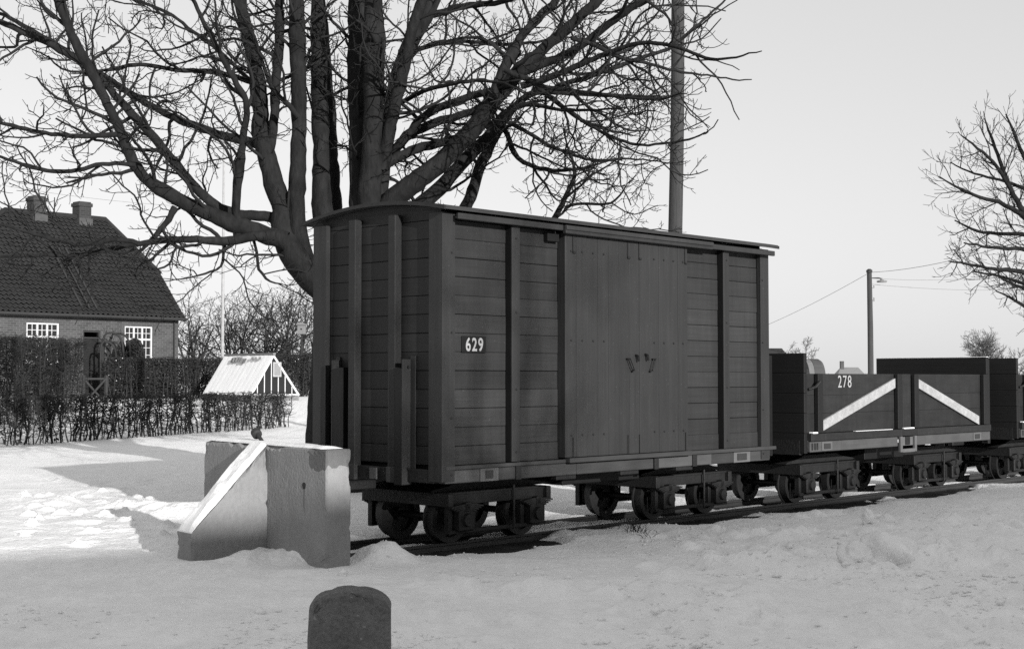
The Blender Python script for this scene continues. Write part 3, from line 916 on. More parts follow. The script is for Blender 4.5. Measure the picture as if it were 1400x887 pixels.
# ------------------------------------------------------------------ trees
def unit(v): return v/(np.linalg.norm(v) + 1e-9)
def perp(t):
    r = rng.normal(size=3); r -= r.dot(t)*t; return unit(r)
def shoot(p, d, L, r0, r1, seg, up, wander):
    n = max(3, int(round(L/seg)))
    pts = [np.array(p, float)]; d = unit(np.array(d, float))
    for k in range(n):
        d = unit(d + rng.normal(size=3)*wander + np.array([0, 0, up*(k/n)]))
        pts.append(pts[-1] + d*L/n)
    return np.array(pts), np.linspace(r0, r1, n+1)
def ramify(pts, rad, lv, out, prm, f0=.15):
    """grow side shoots along a branch; out = list of (pts, rad, level)"""
    if lv >= len(prm): return
    q = prm[lv]
    seg = np.linalg.norm(np.diff(pts, axis=0), axis=1); cum = np.r_[0, np.cumsum(seg)]; tot = cum[-1]
    s = tot*f0 + q['gap']*rng.random()
    ang = rng.random()*6.28
    while s < tot*0.99:
        f = s/tot
        p = np.array([np.interp(s, cum, pts[:, a]) for a in range(3)]); r = np.interp(s, cum, rad)
        k = min(np.searchsorted(cum, s), len(pts)-1); t = unit(pts[k] - pts[k-1])
        if q.get('keep') is None or q['keep'](p):
            ang += 2.4 + rng.normal()*.5
            a = unit(np.cross(t, [0.1, 0.2, 1.0])); c = np.cross(a, t)
            o = a*math.cos(ang) + c*math.sin(ang)*q.get('flat', 1.0)
            th = math.radians(q['ang'] + rng.normal()*12)
            d = t*math.cos(th) + unit(o)*math.sin(th) + np.array([0, 0, q.get('lift', 0)])
            L = q['len']*(1 - .55*f)*(.55 + .9*rng.random())
            r0 = min(r*.62, q['r']*(0.6 + .6*rng.random())); r0 = max(r0, q['rmin'])
            cp, cr = shoot(p, d, L, r0, max(q['rmin']*.8, r0*.45), q['seg'], q['up'], q['wander'])
            out.append((cp, cr, lv)); ramify(cp, cr, lv+1, out, prm)
        s += q['gap']*(.6 + .8*rng.random())

def px_chain(ch, Z0, dz0, dz1):
    """traced limb -> world points; distance varies along the limb"""
    n = len(ch); xy = np.array([(c[0], c[1]) for c in ch], float)
    seg = np.linalg.norm(np.diff(xy, axis=0), axis=1); cum = np.r_[0, np.cumsum(seg)]; tot = cum[-1]
    m = max(n, int(tot/9) + 2); s = np.linspace(0, tot, m)
    # smooth interpolation
    X = np.interp(s, cum, xy[:, 0]); Y = np.interp(s, cum, xy[:, 1]); Wd = np.interp(s, cum, [c[2] for c in ch])
    for _ in range(3):
        X[1:-1] = .25*X[:-2] + .5*X[1:-1] + .25*X[2:]; Y[1:-1] = .25*Y[:-2] + .5*Y[1:-1] + .25*Y[2:]
    X[1:-1] += rng.normal(size=m-2)*.5; Y[1:-1] += rng.normal(size=m-2)*.5
    pts = []; rad = []
    for k in range(m):
        Z = Z0 + dz0 + (dz1 - dz0)*(s[k]/tot)**1.2
        pts.append(np.array(P(X[k], Y[k], Z))); rad.append(Wd[k]/2*Z/F)
    return np.array(pts), np.array(rad)

Z0 = 19.0
LIMBS = [  # (points (px, py, width px)), depth at start, depth at end
 ([(389,292,30),(376,255,27),(369,229,26),(356,183,25),(356,124,22),(343,65,19),(330,13,17),(318,-40,14),(300,-150,8)], 0, .8),
 ([(364,222,13),(372,190,13),(377,160,13),(376,131,13),(381,65,13),(383,0,13),(386,-80,10),(392,-180,5)], .15, -.5),
 ([(420,372,34),(408,320,26),(405,288,24),(408,200,23),(409,131,22),(405,0,22),(400,-90,16),(392,-220,8)], 0, -.4),
 ([(452,330,34),(440,288,28),(438,200,24),(436,90,22),(435,0,21),(437,-90,15),(440,-220,7)], .3, .9),
 ([(458,310,22),(456,250,18),(452,180,17),(446,100,16),(440,20,15),(428,-70,11),(410,-200,5)], .9, 2.2),
 ([(490,330,30),(490,288,26),(490,200,25),(487,100,26),(489,0,26),(492,-90,20),(500,-230,9)], 0, .5),
 ([(505,330,36),(503,288,32),(509,220,31),(511,120,30),(512,40,29),(510,0,27),(505,-80,20),(490,-230,8)], -.15, -.7),
 ([(515,300,22),(524,229,22),(533,160,22),(544,98,23),(566,50,22),(583,20,21),(596,-6,19),(625,-80,14),(665,-200,7)], .2, 1.0),
 ([(522,232,18),(536,160,17),(552,95,16),(562,45,16),(585,-20,14),(590,-110,9),(600,-220,4)], -.2, -1.6),
 ([(500,340,34),(531,278,30),(562,252,28),(596,229,27),(642,183,25),(671,141,24),(714,92,19),(770,43,15),(819,0,13),(880,-60,9),(960,-150,4)], .1, -1.2),
 ([(703,103,15),(735,90,13),(770,78,12),(809,52,11),(850,20,10),(900,-12,8),(975,-70,4)], -.8, -2.0),
 ([(671,138,15),(694,82,14),(714,49,12),(735,25,11),(755,8,10),(790,-40,7),(830,-130,3)], -.5, .8),
 ([(520,340,24),(560,292,22),(600,260,20),(640,214,18),(668,188,15),(690,160,12)], .7, .9),
 ([(628,300,18),(642,276,16),(655,229,15),(678,183,14),(692,158,12),(727,124,9),(790,128,7),(850,132,5),(900,132,2.5)], 1.0, 2.3),
 ([(524,228,12),(557,183,12),(583,154,11),(626,137,10),(671,124,9)], .3, -.4),
 ([(530,215,13),(560,183,13),(596,167,12),(635,157,11),(662,146,9)], .5, -.3),
 ([(518,232,16),(531,222,15),(563,206,13),(596,196,12),(629,188,11)], .0, .2),
 # to the left
 ([(480,410,60),(452,396,48),(429,382,42),(407,360,38),(393,335,36),(384,312,32),(387,288,28)], -.25, 0),
 ([(392,330,28),(372,324,26),(345,314,25),(321,309,24),(300,298,22),(268,284,19),(242,273,19),(212,254,18),(196,242,16),(183,226,16),(157,163,15),(140,130,14),(131,111,14),(98,49,12),(78,0,10),(60,-50,7),(40,-120,3)], -.3, -2.2),
 ([(388,300,18),(363,296,15),(330,294,14),(304,288,14),(280,270,13),(255,242,13),(209,186,12),(163,137,11),(131,98,10),(92,72,10),(50,52,9),(4,32,8),(-60,5,5),(-140,-20,2)], .1, -1.2),
 ([(368,198,18),(347,196,14),(294,183,11),(229,157,10),(190,135,9),(157,114,9),(131,98,8),(80,62,7),(4,20,5),(-70,-5,2.5)], .2, 1.6),
 ([(375,322,18),(350,322,15),(325,329,13),(296,331,12),(267,327,10),(240,327,9),(217,329,9),(190,334,8),(175,333,8),(150,342,7),(104,350,6),(60,348,5),(12,350,4),(-40,356,2)], -.4, -2.6),
 ([(190,333,7),(160,325,7),(125,335,6),(95,332,6),(54,322,5),(8,308,4),(-40,300,2)], -1.6, -3.0),
 ([(327,322,20),(322,300,15),(322,284,13),(327,229,12),(332,190,11),(337,163,10),(340,140,9),(320,110,8),(300,70,7),(278,30,6),(262,-4,6),(240,-70,3)], -.4, -1.6),
 ([(160,184,8),(130,186,7),(98,186,7),(65,183,6),(33,176,6),(2,168,5),(-60,150,2)], -1.6, -2.6),
 ([(185,226,7),(160,222,6),(131,226,6),(105,234,6),(75,235,6),(50,232,5),(33,226,5),(0,214,4),(-50,200,2)], -1.3, -2.8),
 ([(356,116,9),(340,110,8),(294,98,8),(260,97,7),(229,95,6),(200,88,6),(183,88,6),(155,95,5),(131,98,4)], .4, -.4),
 ([(343,112,7),(320,90,6),(294,65,6),(260,40,5),(229,16,5),(183,0,4),(140,-20,2)], .6, 2.0),
 ([(240,284,11),(228,305,9),(210,325,8),(193,341,5),(186,352,2)], -.8, -1.3),
 ([(345,320,5),(352,345,4),(352,365,4),(362,385,3),(385,388,2)], -.3, -.6),
 ([(308,333,5),(303,352,4),(304,366,3),(280,376,3),(240,382,1.8)], -.4, -1.0),
 ([(408,160,9),(395,145,7),(370,118,6),(352,60,5),(330,20,4),(300,-30,2)], -.3, -1.4),
 # to the right
 ([(690,96,8),(712,105,8),(745,120,7),(803,127,6),(871,135,4),(915,135,3),(930,128,1.5)], -1.0, -2.4),
 ([(712,118,10),(735,112,9),(789,91,8),(850,64,7),(880,58,6),(915,61,5),(945,72,5),(972,83,4),(1010,78,3),(1041,70,1.6)], -.7, -2.8),
 ([(742,128,8),(766,118,7),(816,101,7),(871,81,6),(915,68,5),(935,50,5),(960,30,4),(985,8,3),(1000,-8,2)], -.6, 1.5),
 ([(780,52,7),(803,57,6),(843,78,6),(904,91,4),(930,100,4),(955,101,3),(1000,110,2.5),(1028,109,1.5)], -1.4, -.2),
 ([(722,108,8),(742,125,7),(789,162,5),(820,175,4),(857,183,2.5)], -.8, .4),
 ([(735,120,7),(755,135,6),(803,169,5),(835,188,4.5),(870,200,4),(938,193,3),(964,181,1.6)], -.7, -2.2),
 ([(688,170,9),(691,183,8),(708,220,7),(742,233,6),(776,233,5),(800,230,4),(823,223,2)], .9, .2),
 ([(690,165,7),(701,169,6),(752,200,5),(803,220,4),(870,217,3),(915,223,1.5)], 1.2, 2.6),
 ([(745,325,9),(761,294,8),(775,265,7),(789,237,6),(783,220,4),(776,200,3)], 1.6, 1.4),
 ([(772,284,5),(783,277,4.5),(837,281,3.5),(850,265,2.5),(857,252,1.6)], 1.5, 1.0),
 ([(592,20,11),(600,17,10),(640,7,9),(670,6,8),(700,0,7),(760,-20,4)], .8, -.6),
 ([(664,175,9),(700,150,8),(720,140,7),(760,150,5),(800,152,4),(850,148,2)], -.2, -1.8),
 ([(540,100,8),(560,70,7),(620,55,6),(680,62,5),(740,58,4),(790,40,2)], .2, 2.5),
 ([(548,140,7),(590,120,6),(640,110,5),(690,112,4),(720,130,2)], .0, -2.0),
]
def visible_keep(p):
    Yv = p[1]
    py = HY - (p[2]-1.6)/Yv*F
    return py > -45 and (CX + p[0]/Yv*F) < 962
PRM_BIG = [dict(gap=.255, len=1.4, r=.025, rmin=.009, ang=56, seg=.12, up=.10, wander=.19, flat=.7, lift=.0, keep=visible_keep),
           dict(gap=.135, len=.50, r=.0115, rmin=.0058, ang=52, seg=.075, up=.20, wander=.19, flat=.9, keep=visible_keep),
           dict(gap=.085, len=.16, r=.006, rmin=.0044, ang=50, seg=.045, up=.3, wander=.17, keep=visible_keep)]
def knobble(q, k):
    """uneven bark: push the surface in and out"""
    for v in q.v:
        n = fbm(v[:, 0]*6 + v[:, 2]*1.5, v[:, 1]*6 + v[:, 2]*2.6, 4)
        v += (n*k*.35)[:, None]*np.stack([np.sin(v[:, 2]*5 + v[:, 1]*9), np.cos(v[:, 2]*4 + v[:, 0]*9), .3*np.sin(v[:, 0]*7)], 1)
base = P(484, 640, Z0)
tree = empty("bare_tree", (base.x, Z0, 0)); tag(tree, "large bare many stemmed tree rising behind the closed goods wagon", "tree")
def to_local(pts, root): return pts - np.array(root.location)
tk = Quads()
tp, tr = px_chain([(486,690,178),(484,655,150),(484,600,132),(486,520,122),(487,450,116),(488,390,118),(487,330,96),(486,300,60)], Z0, .35, .35)
tk.tube(to_local(tp, tree), tr, 30); knobble(tk, .07); tk.build("trunk", M['bark'], tree)
twigs = []
for ch, d0, d1 in LIMBS:
    pts, rad = px_chain(ch, Z0, d0, d1)
    rad = rad*(1 + .16*fbm(np.arange(len(rad))*.31 + rng.random()*90, np.zeros(len(rad)) + .3, 3))
    q = Quads(); q.tube(to_local(pts, tree), rad, 14 if rad[0] > .06 else 8); knobble(q, .10); q.build("limb", M['bark'], tree)
    wide = ch[0][2] > 30
    ramify(pts, rad, 0, twigs, PRM_BIG, f0=.45 if wide else .12)
    # terminal sprays
    if visible_keep(pts[-1]):
        for k in range(3):
            cp, cr = shoot(pts[-1], unit(pts[-1]-pts[-3]) + rng.normal(size=3)*.35, .35, max(rad[-1]*.8, .006), .005, .07, .2, .12)
            twigs.append((cp, cr, 1))
q = Quads()
for cp, cr, lv in twigs:
    q.tube(to_local(cp, tree), cr, 5 if lv == 0 else 3)
q.build("branches", M['twig'], tree, kind="stuff")

def gen_tree(name, pos, H, r, spread, label, seed, mat='bark', tmat='twig', group=None, stems=1, detail=3, low=.25, lean=(0, 0), twk=1.0, n1=14, cat="tree"):
    global rng
    old = rng; rng = np.random.default_rng(seed)
    root = empty(name, pos); tag(root, label, cat, group)
    out = []; tq = Quads()
    for s in range(stems):
        d = np.array([lean[0], lean[1], 1.0]) + (rng.normal(size=3)*np.array([.28, .28, 0]) if stems > 1 else rng.normal(size=3)*.03)
        tp, tr = shoot((rng.normal()*.12*(stems > 1), rng.normal()*.12*(stems > 1), -.15), d, H*.86*(1 if s == 0 else rng.uniform(.7, .95)), r, r*.12, H/16, .05, .06)
        tq.tube(tp, tr, 9)
        prm = [dict(gap=H*.62/n1, len=spread*1.5, r=r*.45, rmin=.012*twk, ang=48, seg=spread*.16, up=.10, wander=.12),
               dict(gap=spread*.15, len=spread*.72, r=r*.2, rmin=.009*twk, ang=45, seg=spread*.1, up=.14, wander=.15),
               dict(gap=spread*.10, len=spread*.34, r=r*.1, rmin=.007*twk, ang=42, seg=spread*.07, up=.16, wander=.16),
               dict(gap=spread*.07, len=spread*.14, r=r*.06, rmin=.006*twk, ang=42, seg=spread*.05, up=.2, wander=.15)][:detail]
        ramify(tp, tr, 0, out, prm, f0=low)
    tq.build("trunk", M[mat], root)
    q = Quads()
    for cp, cr, lv in out: q.tube(cp, cr, 5 if lv == 0 else 3)
    q.build("crown", M[tmat], root, kind="stuff")
    rng = old
    return root
def gen_at(px, Y): 
    x = (px - CX)/F*Y
    return (x, Y, gz(x, Y))
ZR = 32.0
rt0 = gen_at(1520, ZR)
rtree = empty("bare_tree", rt0); tag(rtree, "bare tree leaning in from the right edge of the picture", "tree")
rtk = Quads(); tp, tr = px_chain([(1520,640,44),(1518,520,38),(1512,440,34),(1505,340,28),(1500,240,22),(1490,120,15),(1480,0,9),(1476,-60,4)], ZR, 0, .3)
rtk.tube(to_local(tp, rtree), tr, 12); rtk.build("trunk", M['bark'], rtree)
RL = [([(1508,440,16),(1450,350,12),(1400,293,8),(1370,278,6),(1343,270,5),(1316,261,4),(1285,242,1.8)], 0, -.8),
      ([(1506,420,14),(1440,330,9),(1400,320,6),(1370,320,5),(1331,316,4),(1305,301,1.8)], .2, 1.2),
      ([(1510,460,14),(1450,390,9),(1400,370,7),(1362,370,5),(1331,362,4),(1297,357,1.8)], 0, -1.2),
      ([(1512,480,12),(1450,420,8),(1400,393,5),(1385,389,4),(1358,374,2)], .1, .6),
      ([(1450,350,11),(1420,320,9),(1400,289,8),(1385,266,7),(1374,240,6),(1366,217,5),(1356,190,4),(1346,162,1.8)], 0, .4),
      ([(1385,266,5),(1366,230,5),(1345,208,4),(1328,196,3),(1316,186,1.6)], .1, -.5),
      ([(1500,330,12),(1440,270,8),(1400,217,6),(1385,178,4),(1375,156,1.8)], -.2, .2),
      ([(1503,380,10),(1450,300,8),(1410,262,6),(1370,246,4),(1330,238,3),(1300,222,1.6)], .3, 1.6),
      ([(1512,500,12),(1450,460,8),(1400,418,5),(1380,405,3),(1362,398,1.8)], .2, -.9),
      ([(1512,470,12),(1460,430,8),(1420,395,6),(1380,380,4),(1330,371,2)], .4, 1.6),
      ([(1440,350,8),(1400,340,6),(1350,338,4),(1318,332,2)], -.3, -1.4),
      ([(1500,280,12),(1510,200,9),(1540,100,6),(1550,40,3)], 0, .5), ([(1510,420,14),(1570,330,11),(1620,250,8),(1660,170,4)], 0, -1), ([(1512,460,14),(1580,400,11),(1650,360,8),(1720,340,4)], 0, 1.5)]
PRM_R = [dict(gap=.24, len=.95, r=.016, rmin=.009, ang=42, seg=.13, up=.18, wander=.11, lift=.04),
         dict(gap=.16, len=.62, r=.009, rmin=.0065, ang=40, seg=.10, up=.25, wander=.13, lift=.12),
         dict(gap=.11, len=.28, r=.0065, rmin=.0055, ang=40, seg=.08, up=.3, wander=.12)]
out = []
for ch, d0, d1 in RL:
    pts, rad = px_chain(ch, ZR, d0, d1)
    q = Quads(); q.tube(to_local(pts, rtree), rad, 7); q.build("limb", M['bark'], rtree)
    ramify(pts, rad, 0, out, PRM_R, f0=.2)
q = Quads()
for cp, cr, lv in out: q.tube(to_local(cp, rtree), cr, 4 if lv == 0 else 3)
q.build("branches", M['twig'], rtree, kind="stuff")
gen_tree("bare_tree", gen_at(1350, 150), 6.6, .22, 2.0, "round bare tree far off above the last open wagon", 5, tmat='hazed_far_twig', mat='hazed_far_twig', twk=2.0, detail=4, n1=46, low=.1)
gen_tree("bare_tree", gen_at(1098, 150), 6.3, .16, 1.3, "small bare tree far off above the drum", 8, tmat='hazed_far_twig', mat='hazed_far_twig', twk=2.2, detail=3, n1=16, low=.2)
gen_tree("bare_tree", gen_at(1072, 190), 6.4, .16, 1.6, "faint bare tree far off behind the dark shed roof", 9, tmat='hazed_far_twig', mat='hazed_far_twig', twk=2.6, detail=3, low=.2)
gen_tree("bare_tree", gen_at(1394, 130), 4.3, .12, 1.2, "low bare tree far off at the right edge beside the last open wagon", 10, tmat='hazed_far_twig', mat='hazed_far_twig', twk=2.4, detail=3, low=.2)
# fruit trees in the garden behind the glasshouse
for (px, Y, H, sp, lab, sd, stm) in ((268, 60, 4.2, 1.5, "low bare fruit tree beside the right end of the brick house", 31, 3),
                             (322, 62, 5.0, 1.7, "bare fruit tree just right of the white flagpole", 32, 3),
                             (372, 60, 5.6, 1.8, "tallest bare fruit tree straight behind the glasshouse", 33, 4),
                             (415, 63, 5.0, 1.7, "bare fruit tree partly hidden by the big trunk", 34, 3)):
    gen_tree("fruit_tree", gen_at(px, Y), H, .11, sp, lab, sd, stems=stm, detail=3, tmat='twig_dark', mat='twig_dark', twk=1.25, group="bare fruit trees behind the hedge", low=.2, n1=12, cat="fruit tree")

# ------------------------------------------------------------------ brick house on the left
HF = Vector((0.67, 0.742, 0)).normalized()
HE = P(244, 430, 55.0)
GH = 0.82
house = empty("brick_house", (HE.x, HE.y, 0), math.atan2(HF.y, HF.x))
tag(house, "brick house with dark tiled half hipped roof and two chimneys", "house")
KL, HD = 8.6, 3.6                    # facade length, half depth
EZ, RZZ = 4.11, 7.98                 # eaves, ridge
def hpart(name, mat, *a, c=None, kind=None, parent=None):
    b = MB()
    (b.cbox(*a, c) if c else b.box(*a))
    return b.build(name, M[mat], parent or house, kind=kind)
# front wall with real openings: (x0, x1, z0, z1)
WIN_R = (-2.41, -1.17, 2.15, 3.60); DOOR = (-4.18, -3.45, .95, 3.38); WIN_L = (-6.45, -5.15, 2.15, 3.62)
b = MB()
holes = sorted([WIN_L, DOOR, WIN_R])
x = -KL
for (a, c, z0, z1) in holes:
    b.box(x, a, 0, .3, .3, EZ); b.box(a, c, 0, .3, .3, z0); b.box(a, c, 0, .3, z1, EZ); x = c
b.box(x, 0, 0, .3, .3, EZ)
b.box(-KL, -KL + .3, .3, 2*HD, .3, EZ); b.box(-.3, 0, .3, 2*HD, .3, EZ); b.box(-KL + .3, -.3, 2*HD - .3, 2*HD, .3, EZ)
b.build("wall", M['brick'], house)
VH = .45
for (xa, xb) in ((-KL, -KL + .3), (-.3, -.002)):
    b = MB(); b.prism([(.0, EZ + .002), (2*HD, EZ + .002), (2*HD - VH*HD, EZ + VH*(RZZ - EZ) - .02), (VH*HD, EZ + VH*(RZZ - EZ) - .02)], xa + .002, xb, 'x')
    b.build("gable", M['brick'], house)
def window(x0, x1, z0, z1):
    f = .065
    b = MB()
    b.box(x0, x1, .04, .12, z0, z0 + f); b.box(x0, x1, .04, .12, z1 - f, z1)
    for xa in (x0, x1 - f): b.box(xa, xa + f, .04, .12, z0 + f, z1 - f)
    fr = b.build("window", M['white_joinery'], house)
    W = (x1 - x0 - 2*f)
    zt = z0 + f + (z1 - z0 - 2*f)*.64
    b = MB(); b.box(x0 + f, x1 - f, .055, .11, zt, zt + .07); b.build("transom", M['white_joinery'], fr)
    cs = [x0 + f + W*k/3 for k in range(4)]
    for k in (1, 2):
        b = MB(); b.box(cs[k] - .035, cs[k] + .035, .05, .105, z0 + f, zt - .001); b.box(cs[k] - .035, cs[k] + .035, .05, .105, zt + .071, z1 - f); b.build("mullion", M['white_joinery'], fr)
    b = MB()
    for k in range(3):
        xm = (cs[k] + cs[k+1])/2
        b.box(xm - .012, xm + .012, .07, .095, z0 + f, zt - .001); b.box(xm - .012, xm + .012, .07, .095, zt + .071, z1 - f)
        xa, xb = cs[k] + (.036 if k else 0), cs[k+1] - (.036 if k < 2 else 0)
        for (za, zb, n) in ((z0 + f, zt, 3), (zt + .07, z1 - f, 2)):
            for j in range(1, n):
                zz = za + (zb - za)*j/n
                b.box(xa, xm - .013, .071, .094, zz - .011, zz + .011); b.box(xm + .013, xb, .071, .094, zz - .011, zz + .011)
    b.build("glazing_bar", M['white_joinery'], fr)
    b = MB(); b.box(x0 + f, x1 - f, .096, .1, z0 + f, z1 - f); b.build("pane", M['glass'], fr)
    b = MB(); b.box(x0 - .05, x1 + .05, -.05, .03, z0 - .07, z0 - .002); b.build("sill", M['concrete'], fr)
    b = MB(); b.box(x0, x1, .6, .62, z0, z1); b.build("curtain", M['zinc'], fr)
window(*WIN_R); window(*WIN_L)
dx0, dx1, dz0, dz1 = DOOR
b = MB(); b.box(dx0, dx0 + .06, .03, .12, dz0, dz1); b.box(dx1 - .06, dx1, .03, .12, dz0, dz1); b.box(dx0 + .06, dx1 - .06, .03, .12, dz1 - .3, dz1 - .24); b.box(dx0 + .06, dx1 - .06, .03, .12, dz1 - .06, dz1)
fr = b.build("door_frame", M['dark_wood'], house)
b = MB(); b.box(dx0 + .061, dx1 - .061, .07, .11, dz0, dz1 - .301)
for z in (1.1, 1.75, 2.4): b.cbox(dx0 + .12, dx1 - .12, .055, .069, z, z + .5, .006)
b.build("door", M['dark_door'], house)
hpart("door_step", 'concrete', dx0 - .2, dx1 + .2, -.5, 0, .5, .94, c=.01)
# roof of pantiles: a stepped, corrugated sheet
def tiled(side, kx):
    """side: +1 front slope, -1 back slope. rows of tiles, each row lapping the one below"""
    q = Quads(); rows = 27; vs = []
    for r in range(rows):
        v0, v1 = r/rows, (r + 1.12)/rows
        def lim(v):
            e = max(0, (v - VH)/(1 - VH))
            return (-KL - .12 + e*3.3, .12 - e*1.22)
        (l0, r0), (l1, r1) = lim(v0), lim(min(v1, 1))
        n = int((r0 - l0)/.035)
        def pt(f, v, L, R, lift):
            X = L + (R - L)*f
            wv = .034*math.sin(2*math.pi*X/.21) + .008*math.sin(X*3.1 + r)
            yy = -.28 + v*(HD + .28); zz = EZ - .22 + v*(RZZ - EZ + .22)
            return (X, yy if side > 0 else 2*HD - yy, zz + .06 + lift*2.2 + wv + .012*float(fbm(np.array([X*3.7 + r*9.1]), np.array([r*5.3]), 1)[0]))
        for k in range(n):
            f0, f1 = k/n, (k+1)/n
            A = pt(f0, v0, l0, r0, .035); B = pt(f1, v0, l0, r0, .035); C = pt(f1, v1, l1, r1, 0); D = pt(f0, v1, l1, r1, 0)
            vs.append([A, B, C, D])
            vs.append([(A[0], A[1], A[2] - .03), (B[0], B[1], B[2] - .03), B, A])
    q.quads(np.array(vs)); return q
tiled(1, 0).build("roof_tiles", M['tile'], house, kind="stuff", smooth=False)
tiled(-1, 0).build("roof_tiles", M['tile'], house, kind="stuff", smooth=False)
for side in (1, -1):                                   # boarding under the tiles, black to put shade into the gaps
    def sk(x, v):
        yy = -.26 + v*(HD + .26)
        return (x, yy if side > 0 else 2*HD - yy, EZ - .22 + v*(RZZ - EZ + .22) - .03)
    b = MB(); b.add([sk(-KL - .1, 0), sk(.1, 0), sk(.1, VH), sk(-1.1, 1), sk(-KL + 3.18, 1), sk(-KL - .1, VH)], [(0, 1, 2, 3, 4, 5)]); b.build("roof_boarding", M['tar'], house)
vh_z = EZ - .22 + VH*(RZZ - EZ + .22) + .06; vh_y = -.28 + VH*(HD + .28)
for (xe, xr) in ((.12, -1.10), (-KL - .12, -KL + 3.18)):
    b = MB(); b.add([(xe, vh_y, vh_z), (xe, 2*HD - vh_y, vh_z), (xr, HD, RZZ + .06), (xe, vh_y, vh_z - .1), (xe, 2*HD - vh_y, vh_z - .1), (xr, HD, RZZ - .04)], [(0,1,2), (3,5,4), (0,3,4,1), (1,4,5,2), (2,5,3,0)])
    b.build("hip", M['tile'], house)
b = MB(); b.tube([(-KL + 3.15, HD, RZZ + .07), (-1.08, HD, RZZ + .07)], [.11, .11], 10); b.build("ridge_tiles", M['tile'], house)
for s in (0, 1):
    yv = lambda v: (-.28 + v*(HD + .28)) if s == 0 else 2*HD - (-.28 + v*(HD + .28))
    zv = lambda v: EZ - .22 + v*(RZZ - EZ + .22) + .05
    for (xa, xr) in ((.12, -1.10), (-KL - .12, -KL + 3.18)):
        b = MB(); b.tube([(xa, yv(VH), zv(VH) + .03), (xr, HD, RZZ + .09)], [.09, .09], 8); b.build("hip_tiles", M['tile'], house)
        b = MB(); b.bar((xa - .03*(1 if xa > 0 else -1), yv(0), zv(0) - .06), (xa - .03*(1 if xa > 0 else -1), yv(VH), zv(VH) - .06), .04, .16); b.build("verge_board", M['dark_wood'], house)
hpart("roof_space", 'tar', -KL + .31, -.31, .31, 2*HD - .31, EZ - .1, EZ + .05)
for x in (-4.32, -4.02, -3.72):
    sl = lambda v: (x, -.28 + v*(HD + .28), EZ - .22 + v*(RZZ - EZ + .22) + .19)
    b = MB(); b.bar(sl(.03), sl(.62), .06, .05); b.build("roof_ladder", M['dark_wood'], house)
b = MB(); b.tube([(-KL - .15, -.34, EZ - .20), (.15, -.34, EZ - .20)], [.06, .06], 10); b.build("gutter", M['dark_wood'], house)
b = MB(); b.tube([(-.22, -.06, EZ - .22), (-.22, -.06, .6)], [.035, .035], 8); b.build("downpipe", M['dark_wood'], house)
for (k, zt) in ((-4.12, 8.70), (-2.15, 8.66)):
    b = MB(); b.cbox(k - .27, k + .27, HD - .27, HD + .27, 7.2, zt - .12, .01); b.cbox(k - .31, k + .31, HD - .31, HD + .31, zt - .2, zt - .06, .01); b.cbox(k - .26, k + .26, HD - .26, HD + .26, zt - .06, zt, .01)
    c = b.build("chimney", M['brick_dark'], house)
    b = MB(); b.box(k - .3, k + .3, HD - .33, HD + .33, 7.62, 7.98); b.build("flashing", M['beam_pale'], c)
b = MB(); b.tube([(-3.3, HD + .1, 7.95), (-3.3, HD + .1, 8.75)], [.03, .02], 6); b.build("vent_pipe", M['dark_wood'], house)

def G3(px, Y):
    x = (px - CX)/F*Y; return np.array([x, Y, gz(x, Y)])
